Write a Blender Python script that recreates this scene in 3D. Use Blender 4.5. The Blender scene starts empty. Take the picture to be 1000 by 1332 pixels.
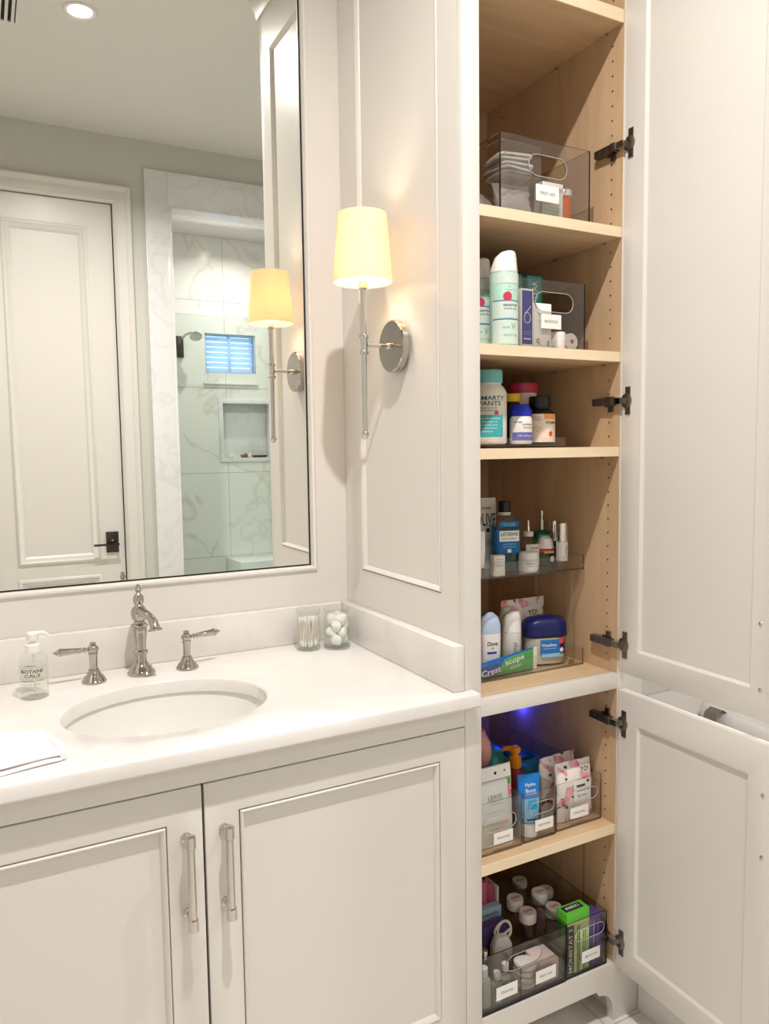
import bpy, bmesh, math, random
from mathutils import Vector, Matrix
RND = random.Random(11)
rad = math.radians
scene = bpy.context.scene
COL = scene.collection

# ------------------------------------------------------------------ camera
F_PX = 991.7882
CAM = Vector((-0.8658, -1.8639, 1.3943))
YAW, PITCH, ROLL = rad(27.8029), rad(4.73), rad(-0.7911)
_fw = Vector((math.sin(YAW) * math.cos(PITCH), math.cos(YAW) * math.cos(PITCH), -math.sin(PITCH)))
_rt0 = Vector((math.cos(YAW), -math.sin(YAW), 0))
_up0 = _rt0.cross(_fw)
_rt = _rt0 * math.cos(ROLL) + _up0 * math.sin(ROLL)
_up = _up0 * math.cos(ROLL) - _rt0 * math.sin(ROLL)
cd = bpy.data.cameras.new('camera')
cd.sensor_fit = 'HORIZONTAL'; cd.sensor_width = 36.0; cd.lens = 36.0 * F_PX / 1000.0
cd.clip_start = 0.02
cam = bpy.data.objects.new('camera', cd); COL.objects.link(cam)
m = Matrix.Identity(4)
for i in range(3):
    m[i][0], m[i][1], m[i][2], m[i][3] = _rt[i], _up[i], -_fw[i], CAM[i]
cam.matrix_world = m
scene.camera = cam


def hit(u, v, axis, val):
    """photo pixel -> point on the plane axis = val"""
    d = _fw + _rt * ((u - 500) / F_PX) - _up * ((v - 666) / F_PX)
    k = 'XYZ'.index(axis)
    return CAM + d * ((val - CAM[k]) / d[k])


# ------------------------------------------------------------------ world and exposure
world = bpy.data.worlds.new('sky'); scene.world = world
world.use_nodes = True
bg = world.node_tree.nodes['Background']
bg.inputs[0].default_value = (0.50, 0.72, 1.0, 1); bg.inputs[1].default_value = 4.0
scene.view_settings.view_transform = 'Standard'
scene.view_settings.look = 'None'
scene.view_settings.gamma = 1.0
scene.view_settings.use_curve_mapping = False
scene.view_settings.exposure = 0.12
scene.cycles.transparent_max_bounces = 40
DOWNLIGHT_W = 15.0
SCONCE_W = 6.5
ZCEIL = 3.05

# ------------------------------------------------------------------ materials
MATS = {}


def srgb(r, g, b):
    f = lambda c: (c / 255 / 12.92) if c / 255 <= .04045 else ((c / 255 + .055) / 1.055) ** 2.4
    return (f(r), f(g), f(b), 1)


def new_mat(name):
    mt = bpy.data.materials.new(name); mt.use_nodes = True
    MATS[name] = mt
    nt = mt.node_tree
    return mt, nt, nt.nodes['Principled BSDF']


def pm(name, rgb, rough=.5, metal=0., spec=.5, trans=0., ior=1.45, coat=0., bump=0., bscale=80, emis=None, estr=0., var=0.0):
    mt, nt, b = new_mat(name)
    c = srgb(*rgb)
    b.inputs['Base Color'].default_value = c
    b.inputs['Roughness'].default_value = rough
    b.inputs['Metallic'].default_value = metal
    b.inputs['Specular IOR Level'].default_value = spec
    b.inputs['Transmission Weight'].default_value = trans
    b.inputs['IOR'].default_value = ior
    b.inputs['Coat Weight'].default_value = coat
    if emis:
        b.inputs['Emission Color'].default_value = srgb(*emis); b.inputs['Emission Strength'].default_value = estr
    if bump or var:
        tc = nt.nodes.new('ShaderNodeTexCoord'); no = nt.nodes.new('ShaderNodeTexNoise')
        no.inputs['Scale'].default_value = bscale; no.inputs['Detail'].default_value = 3
        nt.links.new(tc.outputs['Object'], no.inputs['Vector'])
        if bump:
            bp = nt.nodes.new('ShaderNodeBump'); bp.inputs['Strength'].default_value = bump; bp.inputs['Distance'].default_value = .002
            nt.links.new(no.outputs['Fac'], bp.inputs['Height']); nt.links.new(bp.outputs['Normal'], b.inputs['Normal'])
        if var:
            mx = nt.nodes.new('ShaderNodeMix'); mx.data_type = 'RGBA'
            mx.inputs[6].default_value = c; mx.inputs[7].default_value = tuple(x * (1 - var) for x in c[:3]) + (1,)
            nt.links.new(no.outputs['Fac'], mx.inputs[0]); nt.links.new(mx.outputs[2], b.inputs['Base Color'])
    return mt


def clear_mat(name, tint, ior=1.45, rough=.02, gloss=1.0):
    """thin clear plastic or glass: tinted see-through with a fresnel reflection"""
    mt = bpy.data.materials.new(name); mt.use_nodes = True; MATS[name] = mt
    nt = mt.node_tree; nt.nodes.clear()
    out = nt.nodes.new('ShaderNodeOutputMaterial'); mx = nt.nodes.new('ShaderNodeMixShader')
    tr = nt.nodes.new('ShaderNodeBsdfTransparent'); gl = nt.nodes.new('ShaderNodeBsdfGlossy'); fr = nt.nodes.new('ShaderNodeFresnel')
    tr.inputs[0].default_value = tint + (1,); gl.inputs['Roughness'].default_value = rough
    gl.inputs['Color'].default_value = (gloss, gloss, gloss, 1)
    ge = nt.nodes.new('ShaderNodeNewGeometry'); mi_ = nt.nodes.new('ShaderNodeMapRange')
    mi_.inputs['To Min'].default_value = ior; mi_.inputs['To Max'].default_value = 1 / ior
    nt.links.new(ge.outputs['Backfacing'], mi_.inputs['Value']); nt.links.new(mi_.outputs[0], fr.inputs['IOR'])
    nt.links.new(fr.outputs[0], mx.inputs[0]); nt.links.new(tr.outputs[0], mx.inputs[1]); nt.links.new(gl.outputs[0], mx.inputs[2])
    nt.links.new(mx.outputs[0], out.inputs[0])
    return mt


def marble(name, base, vein, vein2, scale, amount, rough=.12, width=.035):
    mt, nt, b = new_mat(name)
    N = nt.nodes.new; L = nt.links.new
    tc = N('ShaderNodeTexCoord'); mp = N('ShaderNodeMapping'); mp.inputs['Rotation'].default_value = (.5, .6, .4)
    L(tc.outputs['Object'], mp.inputs[0])
    n1 = N('ShaderNodeTexNoise'); n1.inputs['Scale'].default_value = scale; n1.inputs['Detail'].default_value = 5; n1.inputs['Distortion'].default_value = 1.2
    L(mp.outputs[0], n1.inputs['Vector'])
    sub = N('ShaderNodeMath'); sub.operation = 'SUBTRACT'; sub.inputs[1].default_value = .5; L(n1.outputs['Fac'], sub.inputs[0])
    ab = N('ShaderNodeMath'); ab.operation = 'ABSOLUTE'; L(sub.outputs[0], ab.inputs[0])
    rp = N('ShaderNodeValToRGB'); rp.color_ramp.elements[0].position = 0; rp.color_ramp.elements[1].position = width
    rp.color_ramp.elements[0].color = (amount, amount, amount, 1); rp.color_ramp.elements[1].color = (0, 0, 0, 1)
    L(ab.outputs[0], rp.inputs[0])
    n2 = N('ShaderNodeTexNoise'); n2.inputs['Scale'].default_value = scale * .7; n2.inputs['Detail'].default_value = 2; L(mp.outputs[0], n2.inputs['Vector'])
    cl = N('ShaderNodeMix'); cl.data_type = 'RGBA'; cl.inputs[6].default_value = srgb(*base); cl.inputs[7].default_value = srgb(*vein2)
    rp2 = N('ShaderNodeValToRGB'); rp2.color_ramp.elements[0].position = .45; rp2.color_ramp.elements[1].position = .8; L(n2.outputs['Fac'], rp2.inputs[0])
    ms = N('ShaderNodeMath'); ms.operation = 'MULTIPLY'; ms.inputs[1].default_value = .6; L(rp2.outputs[0], ms.inputs[0])
    L(ms.outputs[0], cl.inputs[0])
    mx = N('ShaderNodeMix'); mx.data_type = 'RGBA'; L(cl.outputs[2], mx.inputs[6]); mx.inputs[7].default_value = srgb(*vein)
    mm = N('ShaderNodeMath'); mm.operation = 'MULTIPLY'; L(rp.outputs[0], mm.inputs[0]); L(n2.outputs['Fac'], mm.inputs[1])
    L(mm.outputs[0], mx.inputs[0]); L(mx.outputs[2], b.inputs['Base Color'])
    b.inputs['Roughness'].default_value = rough
    return mt


def wood(name, c1, c2, axis_scale, rough=.45):
    mt, nt, b = new_mat(name)
    N = nt.nodes.new; L = nt.links.new
    tc = N('ShaderNodeTexCoord'); mp = N('ShaderNodeMapping'); mp.inputs['Scale'].default_value = axis_scale
    L(tc.outputs['Object'], mp.inputs[0])
    n = N('ShaderNodeTexNoise'); n.inputs['Scale'].default_value = 9; n.inputs['Detail'].default_value = 6; n.inputs['Distortion'].default_value = .6
    L(mp.outputs[0], n.inputs['Vector'])
    rp = N('ShaderNodeValToRGB'); rp.color_ramp.elements[0].position = .3; rp.color_ramp.elements[1].position = .7
    rp.color_ramp.elements[0].color = srgb(*c1); rp.color_ramp.elements[1].color = srgb(*c2)
    L(n.outputs['Fac'], rp.inputs[0]); L(rp.outputs[0], b.inputs['Base Color'])
    b.inputs['Roughness'].default_value = rough
    return mt


def floral(name, base, pink, dark, scale):
    mt, nt, b = new_mat(name)
    N = nt.nodes.new; L = nt.links.new
    tc = N('ShaderNodeTexCoord')
    n = N('ShaderNodeTexNoise'); n.inputs['Scale'].default_value = scale; n.inputs['Detail'].default_value = 1; L(tc.outputs['Object'], n.inputs['Vector'])
    rp = N('ShaderNodeValToRGB'); rp.color_ramp.interpolation = 'LINEAR'
    rp.color_ramp.elements[0].position = .55; rp.color_ramp.elements[1].position = .58
    rp.color_ramp.elements[0].color = (0, 0, 0, 1); rp.color_ramp.elements[1].color = (1, 1, 1, 1)
    L(n.outputs['Fac'], rp.inputs[0])
    w = N('ShaderNodeTexVoronoi'); w.inputs['Scale'].default_value = scale * 3.2; L(tc.outputs['Object'], w.inputs['Vector'])
    pk = N('ShaderNodeMix'); pk.data_type = 'RGBA'; pk.inputs[6].default_value = srgb(*pink); pk.inputs[7].default_value = srgb(250, 205, 210)
    L(w.outputs['Distance'], pk.inputs[0])
    mx = N('ShaderNodeMix'); mx.data_type = 'RGBA'; mx.inputs[6].default_value = srgb(*base); L(pk.outputs[2], mx.inputs[7]); L(rp.outputs[0], mx.inputs[0])
    n2 = N('ShaderNodeTexNoise'); n2.inputs['Scale'].default_value = scale * 1.7; n2.inputs['Detail'].default_value = 2
    mp = N('ShaderNodeMapping'); mp.inputs['Location'].default_value = (3, 5, 7); L(tc.outputs['Object'], mp.inputs[0]); L(mp.outputs[0], n2.inputs['Vector'])
    rp2 = N('ShaderNodeValToRGB'); rp2.color_ramp.elements[0].position = .66; rp2.color_ramp.elements[1].position = .68
    L(n2.outputs['Fac'], rp2.inputs[0])
    mx2 = N('ShaderNodeMix'); mx2.data_type = 'RGBA'; L(mx.outputs[2], mx2.inputs[6]); mx2.inputs[7].default_value = srgb(*dark); L(rp2.outputs[0], mx2.inputs[0])
    L(mx2.outputs[2], b.inputs['Base Color']); b.inputs['Roughness'].default_value = .35
    return mt


pm('paint', (231, 226, 220), .32, bump=.03, bscale=300, var=.015)
pm('wall_paint', (212, 211, 203), .6, bump=.04, bscale=260, var=.02)
pm('ceiling_paint', (232, 229, 223), .7, var=.015)
pm('gap_dark', (38, 34, 30), .8)
marble('counter_marble', (238, 234, 231), (222, 216, 210), (229, 225, 222), 3.2, .6, rough=.16, width=.09)
marble('shower_marble', (245, 244, 240), (196, 188, 174), (236, 236, 233), 1.7, .75, rough=.14, width=.022)
marble('casing_marble', (240, 240, 240), (214, 214, 216), (228, 229, 232), 4.5, .7, rough=.16, width=.05)
marble('floor_marble', (235, 230, 224), (208, 202, 195), (226, 221, 214), 2.2, .6, rough=.2, width=.05)
pm('grout', (196, 190, 182), .8)
wood('maple', (214, 183, 148), (200, 167, 130), (3.0, 3.0, .45))
wood('maple_shelf', (226, 196, 158), (212, 180, 140), (.5, 4.0, 4.0))
wood('maple_edge', (248, 228, 196), (242, 218, 182), (.5, 4.0, 4.0))
pm('porcelain', (240, 238, 234), .08, coat=.3)
pm('chrome', (205, 202, 198), .07, metal=1)
pm('nickel', (184, 179, 173), .09, metal=1)
pm('bright_nickel', (208, 203, 197), .09, metal=1)
pm('hinge_metal', (132, 124, 116), .3, metal=1)
pm('hinge_dark', (138, 129, 121), .42, metal=1)
pm('dark_bronze', (84, 80, 76), .3, metal=1)
pm('ink', (38, 38, 40), .6)
pm('grey_ink', (150, 150, 150), .6)
pm('white_ink', (245, 245, 245), .5)
pm('card', (250, 249, 246), .6)
pm('white_plastic', (243, 242, 239), .3)
pm('grey_plastic', (222, 219, 213), .35)
pm('black_plastic', (18, 18, 20), .3)
pm('cotton', (252, 250, 247), .95, bump=.3, bscale=400)
pm('swab_stick', (247, 234, 224), .6)
pm('towel', (247, 244, 244), .95, bump=.5, bscale=500)
clear_mat('acrylic', (.96, .955, .95))
clear_mat('acrylic_edge', (.70, .68, .66), rough=.08)
clear_mat('smoke', (.885, .875, .868))
clear_mat('smoke_edge', (.30, .27, .25), rough=.1)
clear_mat('glass', (.965, .975, .965))
clear_mat('glass_rim', (.93, .94, .935), rough=.05)
clear_mat('bottle_clear', (.84, .88, .90))
pm('rim_highlight', (188, 183, 178), .2)  # pale colour stands in for the highlight on cut acrylic edges
clear_mat('shower_glass', (.925, .965, .945), ior=1.35)
clear_mat('soap_liquid', (.965, .975, .945))
clear_mat('blue_liquid', (.12, .60, .74))
clear_mat('amber', (.75, .30, .08))
clear_mat('teal_glass', (.10, .42, .45))
clear_mat('pale_glass', (.90, .85, .78))
clear_mat('mint_liquid', (.70, .86, .76))
clear_mat('petrolatum', (.86, .85, .80))
mt, nt, b = new_mat('mirror_silver')
b.inputs['Base Color'].default_value = (.92, .94, .91, 1); b.inputs['Metallic'].default_value = 1; b.inputs['Roughness'].default_value = 0


# ------------------------------------------------------------------ mesh building
class MB:
    def __init__(s):
        s.v = []; s.f = []; s.mi = []

    def add(s, vs, fs, mi=0, M=None):
        o = len(s.v)
        s.v += [(M @ Vector(p)) if M is not None else Vector(p) for p in vs]
        for f in fs:
            s.f.append([o + i for i in f]); s.mi.append(mi)
        return s

    def box(s, x0, x1, y0, y1, z0, z1, mi=0, M=None):
        vs = [(x, y, z) for z in (z0, z1) for y in (y0, y1) for x in (x0, x1)]
        return s.add(vs, [(0, 2, 3, 1), (4, 5, 7, 6), (0, 1, 5, 4), (2, 6, 7, 3), (0, 4, 6, 2), (1, 3, 7, 5)], mi, M)

    def loft(s, secs, n=24, mi=0, cap=True, M=None):
        """secs: (z, rx, ry, e, ox, oy) stacked superellipses"""
        vs = []; fs = []
        for sc in secs:
            z, rx, ry = sc[:3]; e = sc[3] if len(sc) > 3 else 2
            ox = sc[4] if len(sc) > 4 else 0; oy = sc[5] if len(sc) > 5 else 0
            for k in range(n):
                a = 2 * math.pi * k / n; c, d = math.cos(a), math.sin(a)
                vs.append((ox + rx * math.copysign(abs(c) ** (2 / e), c), oy + ry * math.copysign(abs(d) ** (2 / e), d), z))
        for j in range(len(secs) - 1):
            for k in range(n):
                k2 = (k + 1) % n
                fs.append((j * n + k, j * n + k2, (j + 1) * n + k2, (j + 1) * n + k))
        if cap:
            fs.append(tuple(reversed(range(n)))); fs.append(tuple(range((len(secs) - 1) * n, len(secs) * n)))
        return s.add(vs, fs, mi, M)

    def lathe(s, prof, n=24, mi=0, cap=True, M=None, sx=1, sy=1):
        return s.loft([(z, max(r, 1e-5) * sx, max(r, 1e-5) * sy) for r, z in prof], n, mi, cap, M)

    def tube(s, pts, r, n=10, mi=0, cap=True):
        pts = [Vector(p) for p in pts]
        rs = r if isinstance(r, (list, tuple)) else [r] * len(pts)
        vs = []; fs = []; up = None
        for i, p in enumerate(pts):
            t = (pts[min(i + 1, len(pts) - 1)] - pts[max(i - 1, 0)]).normalized()
            if up is None:
                up = Vector((0, 0, 1)) if abs(t.z) < .9 else Vector((1, 0, 0))
            a = t.cross(up).normalized(); up = a.cross(t).normalized()
            for k in range(n):
                th = 2 * math.pi * k / n
                vs.append(p + (a * math.cos(th) + up * math.sin(th)) * rs[i])
        for j in range(len(pts) - 1):
            for k in range(n):
                k2 = (k + 1) % n
                fs.append((j * n + k, (j + 1) * n + k, (j + 1) * n + k2, j * n + k2))
        if cap:
            fs.append(tuple(range(n))); fs.append(tuple(reversed(range((len(pts) - 1) * n, len(pts) * n))))
        return s.add(vs, fs, mi)

    def prism(s, poly, y0, y1, mi=0, M=None):
        """polygon in x,z extruded along y"""
        n = len(poly)
        vs = [(x, y0, z) for x, z in poly] + [(x, y1, z) for x, z in poly]
        fs = [tuple(range(n)), tuple(reversed(range(n, 2 * n)))]
        fs += [(k, k + n, (k + 1) % n + n, (k + 1) % n) for k in range(n)]
        return s.add(vs, fs, mi, M)

    def frame(s, x0, x1, z0, z1, w, y0, y1, mi=0, wt=None, wb=None):
        wt = w if wt is None else wt; wb = w if wb is None else wb
        o = [(x0, z0), (x1, z0), (x1, z1), (x0, z1)]; i = [(x0 + w, z0 + wb), (x1 - w, z0 + wb), (x1 - w, z1 - wt), (x0 + w, z1 - wt)]
        vs = [(x, y0, z) for x, z in o + i] + [(x, y1, z) for x, z in o + i]; fs = []
        for k in range(4):
            k2 = (k + 1) % 4
            fs += [(k, k2, 4 + k2, 4 + k), (8 + k2, 8 + k, 12 + k, 12 + k2), (k2, k, 8 + k, 8 + k2), (4 + k, 4 + k2, 12 + k2, 12 + k)]
        return s.add(vs, fs, mi)

    def bead(s, x0, x1, z0, z1, prof, mi=0):
        """moulding round a rectangle: prof = [(inset, y), ...]"""
        vs = []; fs = []; n = len(prof)
        for ins, y in prof:
            vs += [(x0 + ins, y, z0 + ins), (x1 - ins, y, z0 + ins), (x1 - ins, y, z1 - ins), (x0 + ins, y, z1 - ins)]
        for j in range(n):
            j2 = (j + 1) % n
            for k in range(4):
                k2 = (k + 1) % 4
                fs.append((j * 4 + k, j * 4 + k2, j2 * 4 + k2, j2 * 4 + k))
        return s.add(vs, fs, mi)

    def build(s, name, mats, parent=None, loc=None, rz=0, bevel=0, seg=2, angle=38, flat=False, fix=True):
        me = bpy.data.meshes.new(name)
        me.from_pydata([tuple(p) for p in s.v], [], s.f)
        if isinstance(mats, str):
            mats = [mats]
        for k in mats:
            me.materials.append(MATS[k])
        me.polygons.foreach_set('material_index', s.mi)
        bm = bmesh.new(); bm.from_mesh(me)
        if fix:
            bmesh.ops.recalc_face_normals(bm, faces=bm.faces)
        if bevel:
            ed = [e for e in bm.edges if len(e.link_faces) == 2 and e.calc_face_angle(0) > rad(30)]
            bmesh.ops.bevel(bm, geom=ed, offset=bevel, segments=seg, affect='EDGES', clamp_overlap=True, profile=.5)
        bm.to_mesh(me); bm.free()
        if not flat:
            me.polygons.foreach_set('use_smooth', [True] * len(me.polygons))
            me.set_sharp_from_angle(angle=rad(angle))
        me.update()
        o = bpy.data.objects.new(name, me); COL.objects.link(o)
        if parent is not None:
            o.parent = parent
        if loc is not None:
            o.location = loc
        if rz:
            o.rotation_euler = (0, 0, rz)
        return o


def tag(o, label, cat=None, group=None):
    o['label'] = label
    if cat: o['category'] = cat
    if group: o['group'] = group
    return o


def thing(name, label, cat, loc=(0, 0, 0), rz=0, group=None):
    o = bpy.data.objects.new(name, None); COL.objects.link(o)
    o.empty_display_size = .02
    o.location = loc; o.rotation_euler = (0, 0, rz)
    return tag(o, label, cat, group)


def struct(o):
    o['kind'] = 'structure'
    return o


def boxo(name, mat, x0, x1, y0, y1, z0, z1, parent=None, bevel=0):
    return MB().box(x0, x1, y0, y1, z0, z1).build(name, mat, parent, bevel=bevel)


_txt = {}


def text_geo(st):
    """flat letters, scaled to the unit box (-.5...5)"""
    if st not in _txt:
        cu = bpy.data.curves.new('t', 'FONT'); cu.body = st; cu.resolution_u = 2
        cu.offset = .012
        ob = bpy.data.objects.new('t', cu); COL.objects.link(ob)
        dg = bpy.context.evaluated_depsgraph_get()
        me = bpy.data.meshes.new_from_object(ob.evaluated_get(dg))
        vs = [tuple(v.co) for v in me.vertices]; fs = [tuple(p.vertices) for p in me.polygons]
        xs = [v[0] for v in vs]; ys = [v[1] for v in vs]
        x0, x1, y0, y1 = min(xs), max(xs), min(ys), max(ys)
        _txt[st] = ([((x - x0) / (x1 - x0) - .5, (y - y0) / (y1 - y0) - .5) for x, y, z in vs], fs)
        bpy.data.objects.remove(ob); bpy.data.curves.remove(cu); bpy.data.meshes.remove(me)
    return _txt[st]


def lettering(parent, lines, mat, fn, eps=.0004, name='lettering'):
    """lines: (text, centre x, centre z, width, height[, turn degrees[, shear]]) printed on the surface y = fn(x, z)"""
    mb = MB()
    for ln in lines:
        st, cx, cz, w, h = ln[:5]; tr = rad(ln[5]) if len(ln) > 5 else 0; sh = ln[6] if len(ln) > 6 else 0
        vs, fs = text_geo(st)
        out = []
        for x, y in vs:
            x, y = x * w + y * h * sh, y * h
            x, y = x * math.cos(tr) - y * math.sin(tr), x * math.sin(tr) + y * math.cos(tr)
            X, Z = cx + x, cz + y
            out.append((X, fn(X, Z) - eps, Z))
        mb.add(out, fs)
    return mb.build(name, mat, parent, flat=True, fix=False)


def patch(parent, name, mat, x0, x1, z0, z1, fn, eps=.0002, nx=8, nz=2, shape=None):
    """a printed label that follows the surface y = fn(x, z)"""
    mb = MB(); vs = []; fs = []
    for j in range(nz + 1):
        for i in range(nx + 1):
            x = x0 + (x1 - x0) * i / nx; z = z0 + (z1 - z0) * j / nz
            if shape: x, z = shape(x, z)
            vs.append((x, fn(x, z) - eps, z))
    for j in range(nz):
        for i in range(nx):
            a = j * (nx + 1) + i; fs.append((a, a + 1, a + nx + 2, a + nx + 1))
    mb.add(vs, fs)
    return mb.build(name, mat, parent, fix=False)


def disc(parent, name, mat, cx, cz, r, fn, eps=.0003, n=20):
    mb = MB(); vs = [(cx, fn(cx, cz) - eps, cz)]
    for k in range(n):
        x = cx + r * math.cos(2 * math.pi * k / n); z = cz + r * math.sin(2 * math.pi * k / n); vs.append((x, fn(x, z) - eps, z))
    mb.add(vs, [(0, 1 + k, 1 + (k + 1) % n) for k in range(n)])
    return mb.build(name, mat, parent, fix=False)


def cyl_fn(r):
    return lambda x, z: -math.sqrt(max(r * r - x * x, 1e-8))


def sup_fn(rx, ry, e):
    return lambda x, z: -ry * max(1 - min(abs(x / rx), 1) ** e, 1e-6) ** (1 / e)


def flat_fn(y):
    return lambda x, z: y


def copy_tree(o, parent=None):
    c = o.copy(); COL.objects.link(c); c.parent = parent
    for ch in list(o.children):
        copy_tree(ch, c)
    return c


def rect_minus(r, holes):
    xs = sorted({r[0], r[1]} | {x for h in holes for x in h[:2] if r[0] < x < r[1]})
    zs = sorted({r[2], r[3]} | {z for h in holes for z in h[2:] if r[2] < z < r[3]})
    out = []
    for a, b_ in zip(xs, xs[1:]):
        for c, d in zip(zs, zs[1:]):
            mx, mz = (a + b_) / 2, (c + d) / 2
            if not any(h[0] < mx < h[1] and h[2] < mz < h[3] for h in holes):
                out.append((a, b_, c, d))
    return out


# ================================================================== room shell
XL, XR, YF = -1.70, 2.00, -2.42          # left wall, right wall, wall behind the camera
DT = .57                                  # depth of the tall cabinet
DX0, DX1, DZ = -.85, -.188, 2.70          # room door
SX0, SX1, SZ = .10, 1.00, 2.73            # shower opening
SYB, SYI = -3.47, -2.62                   # shower back wall, inner face of the dividing wall

fl = struct(boxo('floor', 'grout', XL, XR, YF, .02, -.06, -.003))
tw, tl = .30, .60
proto = None; row = 0; y = .02
while y > YF + .02:
    y0 = max(y - tw, YF); x = XL - (.3 if row % 2 else 0)
    while x < XR - .01:
        a, b_ = max(x, XL), min(x + tl, XR)
        full = abs(b_ - a - tl) < 1e-6 and abs(y - y0 - tw) < 1e-6
        if full and proto:
            t = proto.copy(); COL.objects.link(t); t.location = (a, y0, 0)
        else:
            t = MB().box(.0015, b_ - a - .0015, .0015, y - y0 - .0015, -.003, 0).build('tile', 'floor_marble', fl, loc=(a, y0, 0))
            if full: proto = t
        x += tl
    y -= tw; row += 1

struct(boxo('ceiling', 'ceiling_paint', XL - .1, XR + .1, YF - .2, .12, ZCEIL, ZCEIL + .08))
struct(boxo('wall_back', 'wall_paint', XL - .1, XR + .1, .021, .12, -.06, ZCEIL))
struct(boxo('wall_left', 'wall_paint', XL - .1, XL, YF - .2, .021, -.06, ZCEIL))
struct(boxo('wall_right', 'wall_paint', XR, XR + .1, YF - .2, .021, -.06, ZCEIL))
mb = MB()
for a, b_, c, d in rect_minus((XL - .1, XR + .1, -.06, ZCEIL), [(DX0, DX1, -.0, DZ), (SX0, SX1, -.0, SZ)]):
    mb.box(a, b_, SYI, YF, c, d)
struct(mb.build('wall_front', 'wall_paint'))
# return wall on the far side of the vanity
struct(boxo('wall_left_return', 'paint', XL, -1.115, -DT, .021, 0, ZCEIL))
# painted boards round the mirror
MR, MBZ, MTZ, ML = -.0956, 1.0833, 2.86, -1.02
mb = MB(); mb.box(-1.115, 0, 0, .021, .80, MBZ).box(-1.115, 0, 0, .021, MTZ, ZCEIL).box(MR, 0, 0, .021, MBZ, MTZ).box(-1.115, ML, 0, .021, MBZ, MTZ)
struct(mb.build('trim_1', 'paint'))
mir = thing('wall_mirror', 'large frameless-looking mirror set in white bead moulding above the sink', 'mirror', (-.55, 0, MBZ))
MB().box(ML - (-.55) + .001, MR + .55 - .001, .0150, .0205, .001, MTZ - MBZ - .001).build('glass', 'mirror_silver', mir)
MB().bead(ML + .55 - .008, MR + .55 + .008, -.008, MTZ - MBZ + .008,
          [(0, -.0005), (.002, -.006), (.006, -.008), (.010, -.006), (.012, -.001), (.0125, .0148), (.0078, .0148)]).build('moulding', 'paint', mir)
MB().bead(ML + .55 + .0045, MR + .55 - .0045, .0045, MTZ - MBZ - .0045, [(0, .0135), (.0035, .0135), (.0035, .0148), (0, .0148)]).build('recess_shade', 'gap_dark', mir)  # dark strip paints in the shaded gap and reflection along the recess edge

# ---- room door behind the camera, seen in the mirror
DW = DX1 - DX0
dr = struct(thing('door_1', 'white two-panel room door with square lever handle', 'door', (DX0, YF - .012, 0)))
ml = .128
pz = [(.20, .742), (.815, 2.57)]
mb = MB()
holes = [(ml, DW - ml, a, b_) for a, b_ in pz]
for a, b_, c, d in rect_minus((.003, DW - .004, .008, DZ - .004), holes):
    mb.box(a, b_, -.04, 0, c, d)
bmesh_leaf = mb.build('leaf', 'paint', dr)
for a, b_ in pz:
    MB().box(ml + .001, DW - ml - .001, -.03, -.012, a + .001, b_ - .001).build('panel', 'paint', dr)
    MB().bead(ml, DW - ml, a, b_, [(0, .003), (.006, .009), (.014, .010), (.020, .004), (.030, .0), (.038, -.005), (.045, -.011), (0, -.011)]).build('moulding', 'paint', dr)
lv = thing('door_lever', 'dark square-plate lever handle on the white room door', 'door handle', (-.256, YF - .012, .912))
MB().box(-.032, .032, .0003, .010, -.056, .056).build('plate', 'dark_bronze', lv, bevel=.001)
MB().box(-.10, .030, .045, .056, -.014, -.003).box(.012, .026, .010, .046, -.016, -.001).build('lever', 'dark_bronze', lv, bevel=.001)
MB().lathe([(.005, 0), (.005, .004)], 12, M=Matrix.Translation((0, .010, .010)) @ Matrix.Rotation(rad(-90), 4, 'X')).build('lock_button', 'chrome', lv)
prof = [(-.088, 0), (-.088, .030), (-.080, .034), (-.066, .028), (-.058, .020), (-.020, .016), (-.012, .020), (-.004, .012), (0, .008), (0, 0)]
mb = MB()
for side in (0, 1):
    x = DX1 + .004 if side else DX0 - .004
    sg = 1 if side else -1
    vs = []; n = len(prof)
    for z, corner in ((0, 0), (DZ, 1)):
        for w, h in prof:
            vs.append((x - sg * w, YF + h, z + (-w if corner else 0)))
    mb.add(vs, [(k, (k + 1) % n, n + (k + 1) % n, n + k) for k in range(n)] + [tuple(range(n)), tuple(range(n, 2 * n))])
vs = []
for x, sg in ((DX0 - .004, -1), (DX1 + .004, 1)):
    for w, h in prof:
        vs.append((x - sg * w, YF + h, DZ - w))
n = len(prof)
mb.add(vs, [(k, (k + 1) % n, n + (k + 1) % n, n + k) for k in range(n)])
struct(mb.build('trim_2', 'paint'))
struct(MB().box(DX0 - .004, DX0, SYI + .05, YF - .001, 0, DZ).box(DX1, DX1 + .004, SYI + .05, YF - .001, 0, DZ).box(DX0 - .004, DX1 + .004, SYI, SYI + .05, 0, DZ).build('door_1_frame', 'gap_dark'))

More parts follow.
